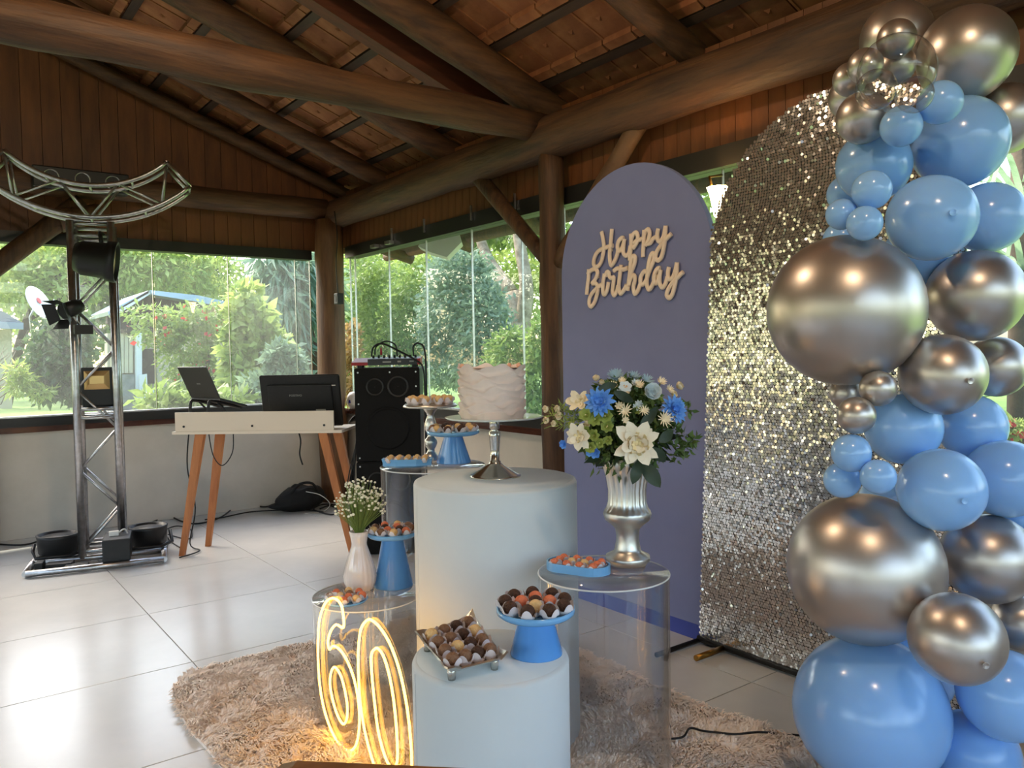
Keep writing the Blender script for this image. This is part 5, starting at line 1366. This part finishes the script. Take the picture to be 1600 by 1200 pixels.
# core greenery so the bouquet has body
rs = np.random.RandomState(23); core = []
V, idx = leaves(3400, [(0,0,-10*s,68*s,60*s,46*s),(0,0,22*s,70*s,56*s,46*s),(0,0,48*s,56*s,44*s,26*s),(0,0,66*s,50*s,40*s,18*s)], .028, rs, .1, .45, .35)
leaf_object('greenery', 'leaf_green', bq, V, idx)['kind'] = 'stuff'
V, idx = leaves(500, [(0,0,-5*s,56*s,52*s,50*s)], .05, rs, .1, .45, .3)
leaf_object('greenery', 'leaf_dark', bq, V, idx)['kind'] = 'stuff'
# big white dahlia-lily in front, second one, cream ones
flower('white_lily', 994, 692, .20, 42, [(8,1.0,.42,.22,.12,.3),(7,.74,.36,.5,.10,.7),(6,.5,.3,.8,.05,.2)], 'petal_white', ('pistil',40,.30,.26), 'largest white flower with broad pointed petals', True)
flower('white_lily', 905, 681, .17, 25, [(7,1.0,.5,.3,.12,.2),(6,.7,.4,.6,.1,.6)], 'petal_white', ('pistil',24,.28,.25), None, True)
flower('cream_lily', 906, 628, .11, 22, [(6,1.0,.55,.45,.05,.1),(5,.75,.45,.8,.05,.5)], 'petal_cream', ('pistil',14,.25,.25), None, True)
flower('blue_dahlia', 937, 628, .17, 25, [(14,1.0,.3,.15,.10,.0),(12,.85,.28,.45,.06,.2),(10,.65,.26,.8,.0,.4),(7,.45,.22,1.1,0,.1)], 'petal_blue', None, 'bright blue dahlia on the outer left of the bouquet' if False else 'bright blue dahlia beside the cream flower')
flower('blue_dahlia', 1053, 640, .12, 24, [(14,1.0,.3,.15,.10,.0),(12,.85,.28,.45,.06,.2),(10,.65,.26,.8,.0,.4),(7,.45,.22,1.1,0,.1)], 'petal_blue', None, 'bright blue dahlia beside the pale rose')
flower('pale_rose', 1016, 616, .16, 18, [(6,1.0,.9,.75,-.1,.0),(5,.85,.8,1.0,-.1,.5),(5,.65,.7,1.15,-.05,.2),(4,.45,.5,1.25,0,.7)], 'petal_ice')
flower('grey_daisy', 962, 590, .05, 16, [(18,1.0,.2,.5,.0,.0),(14,.8,.2,.8,.0,.2)], 'petal_grey')
flower('grey_daisy', 990, 590, .03, 13, [(16,1.0,.2,.5,.0,.0),(12,.8,.2,.8,.0,.2)], 'petal_grey')
flower('grey_daisy', 1010, 595, .04, 13, [(16,1.0,.2,.5,.0,.0)], 'petal_grey')
flower('small_daisy', 977, 605, .14, 11, [(6,1.0,.75,.2,.05,.2)], 'petal_ice', ('pistil_yellow',8,.2,.2))
for (x, y, r) in ((958,604,9),(998,603,10),(1032,598,10),(1045,610,9),(972,596,8)):
    flower('cream_spray', x, y, .10, r, [(14,1.0,.2,.6,-.1,.1),(9,.8,.2,1.0,-.1,.4)], 'petal_cream')
for (x, y, r, o_) in ((976,642,13,.17),(1037,655,15,.17),(1005,642,10,.17),(1050,648,9,.13)):
    flower('cream_spray', x, y, o_, r, [(12,1.0,.12,.4,-.15,.1),(10,.8,.12,.8,-.15,.4)], 'petal_cream')
for (x, y, r) in ((915,648,11),(930,655,12),(946,650,12),(949,666,11),(915,675,10),(928,680,10),(923,699,10),(937,692,9),(950,688,8)):
    flower('green_hydrangea', x, y, .17, r, [(7,1.0,.7,.3,.1,.1),(6,.7,.6,.7,.1,.5),(5,.45,.5,1.0,0,.2)], 'leaf_lime', ('pistil',8,.3,.2))
for (x, y, r) in ((930,706,11),(922,707,7),(881,694,8)):
    flower('blue_blossom', x, y, .14, r, [(7,1.0,.7,.5,.05,.1),(6,.7,.6,.9,.0,.5)], 'petal_blue')
rs = np.random.RandomState(41)
for k in range(34):
    a = rs.uniform(0,2*math.pi); q = rs.rand()**.5; x = 968+84*q*math.cos(a); y = 648-62*q*math.sin(a)
    if (x-994)**2+(y-692)**2 < 38**2 or (x-937)**2+(y-628)**2 < 26**2 or (x-1053)**2+(y-640)**2 < 24**2 or (x-1016)**2+(y-616)**2 < 18**2: continue
    m_ = ('petal_cream','leaf_lime','petal_ice','petal_cream','leaf_green')[k % 5]
    flower('filler_blossom', x, y, .12*(1-q)+.05, rs.uniform(6,9), [(8,1.0,.45,.5,-.05,.1),(6,.7,.4,.9,-.05,.5)], m_)
# rosebuds on a sprig reaching outwards, lone bud, side buds
for (x, y, r) in ((856,640,9),(857,657,9),(874,640,9),(877,650,11),(868,662,8),(1058,606,11),(1050,618,9),(933,594,9),(942,600,8)):
    flower('rosebud', x, y, .04 if x > 900 else .10, r, [(5,1.0,.9,1.2,-.05,.0),(4,.9,.8,1.35,-.03,.4)], 'petal_cream')
mb = MB()
for (x, y) in ((850,670),(862,632),(872,628),(884,640),(892,652),(884,664),(868,672),(896,640),(880,672),(852,650)):
    a = bpos(905,655,.10); b = bpos(x,y,.10); mb.tube(crom([a,(a+b)/2+np.array([0,0,.006]),b],4), [.0012]*9, 4)
mb.build('sprig_stems', 'stem_green', bq)
rs = np.random.RandomState(29)
bl = [tuple(bpos(x,y,.10))+(.018,.018,.018) for x,y in ((865,648),(880,645),(895,650),(885,662))]
V, idx = leaves(150, bl, .030, rs, .0, .16, .1); leaf_object('sprig_leaves', 'leaf_lime', bq, V, idx)['kind'] = 'stuff'
bl = [tuple(bpos(x,y,.06))+(.022,.022,.016) for x,y in ((1060,680),(1075,690),(1068,700),(1050,670),(1072,640),(1082,688),(1060,712))]
V, idx = leaves(170, bl, .024, rs, -.1, .5, .1); leaf_object('sprig_leaves', 'leaf_green', bq, V, idx)['kind'] = 'stuff'
# large dark leaves, each its own piece
for (a, b, w) in (((1003,722),(1032,762),22),((998,720),(988,757),17),((1000,668),(1028,635),15),((935,608),(965,600),13),((960,612),(990,628),14),((1030,690),(1052,672),16),((1020,700),(1040,722),16),((985,700),(975,722),14)):
    A_ = bpos(*a,.17); B2 = bpos(*b,.185 if b[1] > 730 else .13); ax = B2-A_; L_ = np.linalg.norm(ax); ax /= L_; sd = np.cross(ax,_f); sd /= np.linalg.norm(sd)
    V = []
    for i in range(9):
        t_ = i/8; ww = w*s*.5*math.sin(math.pi*(.06+.94*t_))**.8
        c_ = A_+ax*L_*t_-_f*(.012*math.sin(math.pi*t_))
        V += [c_-sd*ww, c_-_f*-.003, c_+sd*ww]
    MB().add(V, [(i*3+j,i*3+j+1,(i+1)*3+j+1,(i+1)*3+j) for i in range(8) for j in range(2)], True).build('leaf', 'leaf_dark', bq)
MB().tube([(0,0,-95*s),(0,0,0)], .016, 8).build('stem_bunch', 'stem_green', bq)

# ================================================================ NEON "60"
NA = onz(545,1173,.03); NB_ = onz(628,1243,.03); nt_ = (NB_-NA)/np.linalg.norm(NB_-NA); nn_ = np.array([nt_[1],-nt_[0],0])
def onN(x, y):
    d = ray(x,y); return CAM+d*(((NA-CAM)@nn_)/(d@nn_))
ne = thing('neon_number_sign', 'glowing warm yellow neon number 60 on clear backing', 'sign', (NA[0],NA[1],.012)); o0 = np.array([NA[0],NA[1],.012])
S6 = 1371/320.0
six_o = [(243,258),(238,150),(220,95),(185,65),(140,75),(105,130),(80,230),(72,400),(80,600),(105,770),(150,920),(215,1040),(280,1085),(325,1050),(345,960),(350,850),(335,700),(300,560),(250,450),(205,395),(170,385),(148,405),(140,350),(158,282),(195,240)]
six_i = [(185,525),(160,560),(153,640),(170,740),(200,840),(240,905),(265,870),(268,780),(250,670),(222,575)]
zer_o = [(400,212),(360,270),(343,400),(343,560),(355,750),(385,950),(445,1170),(525,1320),(610,1385),(680,1320),(700,1170),(682,900),(650,690),(610,520),(550,360),(485,258),(435,212)]
zer_i = [(458,400),(430,440),(432,560),(450,750),(475,950),(520,1120),(563,1195),(597,1175),(605,1090),(595,900),(575,720),(545,560),(510,450),(480,405)]
for dig, paths in (('six',(six_o,six_i)),('zero',(zer_o,zer_i))):
    for w_, pp in enumerate(paths):
        P3 = np.array([onN(480+a/S6,920+b/S6) for a,b in crom(pp,4,closed=True)])-o0
        MB().tube(P3, .0042, 8, closed=True).build('neon_tube', 'neon_tube', ne)
        if w_ == 0:
            c = P3.mean(0); c2 = P3+(P3-c)*.07/np.linalg.norm(P3-c,axis=1,keepdims=True)*.25
            front = c2-nn_*.006*(1 if nn_@_f < 0 else -1)*0+(_f*np.array([1,1,0]))*.012
            n = len(front); back = front+(_f*np.array([1,1,0]))*.005
            MB().add(np.vstack([front,back]), [tuple(range(n)), tuple(reversed(range(n,2*n)))]+[(i,(i+1)%n,n+(i+1)%n,n+i) for i in range(n)]).build('clear_backing', 'neon_plate', ne)
pl_ = np.array([nt_[0],nt_[1],0])
MB().box((-.012,-.5,.0),(.012,.22,.006)).build('base_strip', 'neon_plate', ne)
cable('cable', 'thin black cable half sunk into the cream rug', [onz(1035,1155,.04),onz(1066,1152,.045),onz(1078,1138,.075),onz(1098,1142,.05),onz(1125,1145,.045),onz(1150,1147,.05),onz(1185,1144,.05),onz(1215,1146,.02),onz(1250,1149,.01),onz(1290,1152,.008)], .004)

# ================================================================ FOREGROUND CHAIR
q0 = onz(425,1190,.90); q1 = onz(640,1200,.90); ex = (q1-q0); ex[2] = 0; ex /= np.linalg.norm(ex); ey = np.array([ex[1],-ex[0],0])
ch = thing('wooden_chair', 'glossy brown wooden chair, only its backrest rail showing', 'chair', (q0[0],q0[1],0))
M = frame((0,0,0), ex, ey, Z)
pts = [(0,-.10),(.0,-.03),(.012,.0),(.035,.006),(.40,.006),(.425,.0),(.44,-.03),(.44,-.10)]
v = [M @ Vector((x,0,.90+z)) for x,z in pts]+[M @ Vector((x,.028,.90+z)) for x,z in pts]; n = len(pts)
MB().add(v, [tuple(range(n)), tuple(reversed(range(n,2*n)))]+[(i,n+i,n+(i+1)%n,(i+1)%n) for i in range(n)]).build('backrest', 'chair_wood', ch, bevel=.006)
for x in (.02,.42):
    MB().box((x-.018,0,0),(x+.018,.03,.82), M).build('leg', 'chair_wood', ch); MB().box((x-.018,.36,0),(x+.018,.40,.44), M).build('leg', 'chair_wood', ch)
MB().box((0,0,.44),(.44,.42,.47), M).build('seat', 'chair_wood', ch, bevel=.006)
for x in (.12,.22,.32): MB().box((x-.02,.006,.47),(x+.02,.022,.82), M).build('back_slat', 'chair_wood', ch)
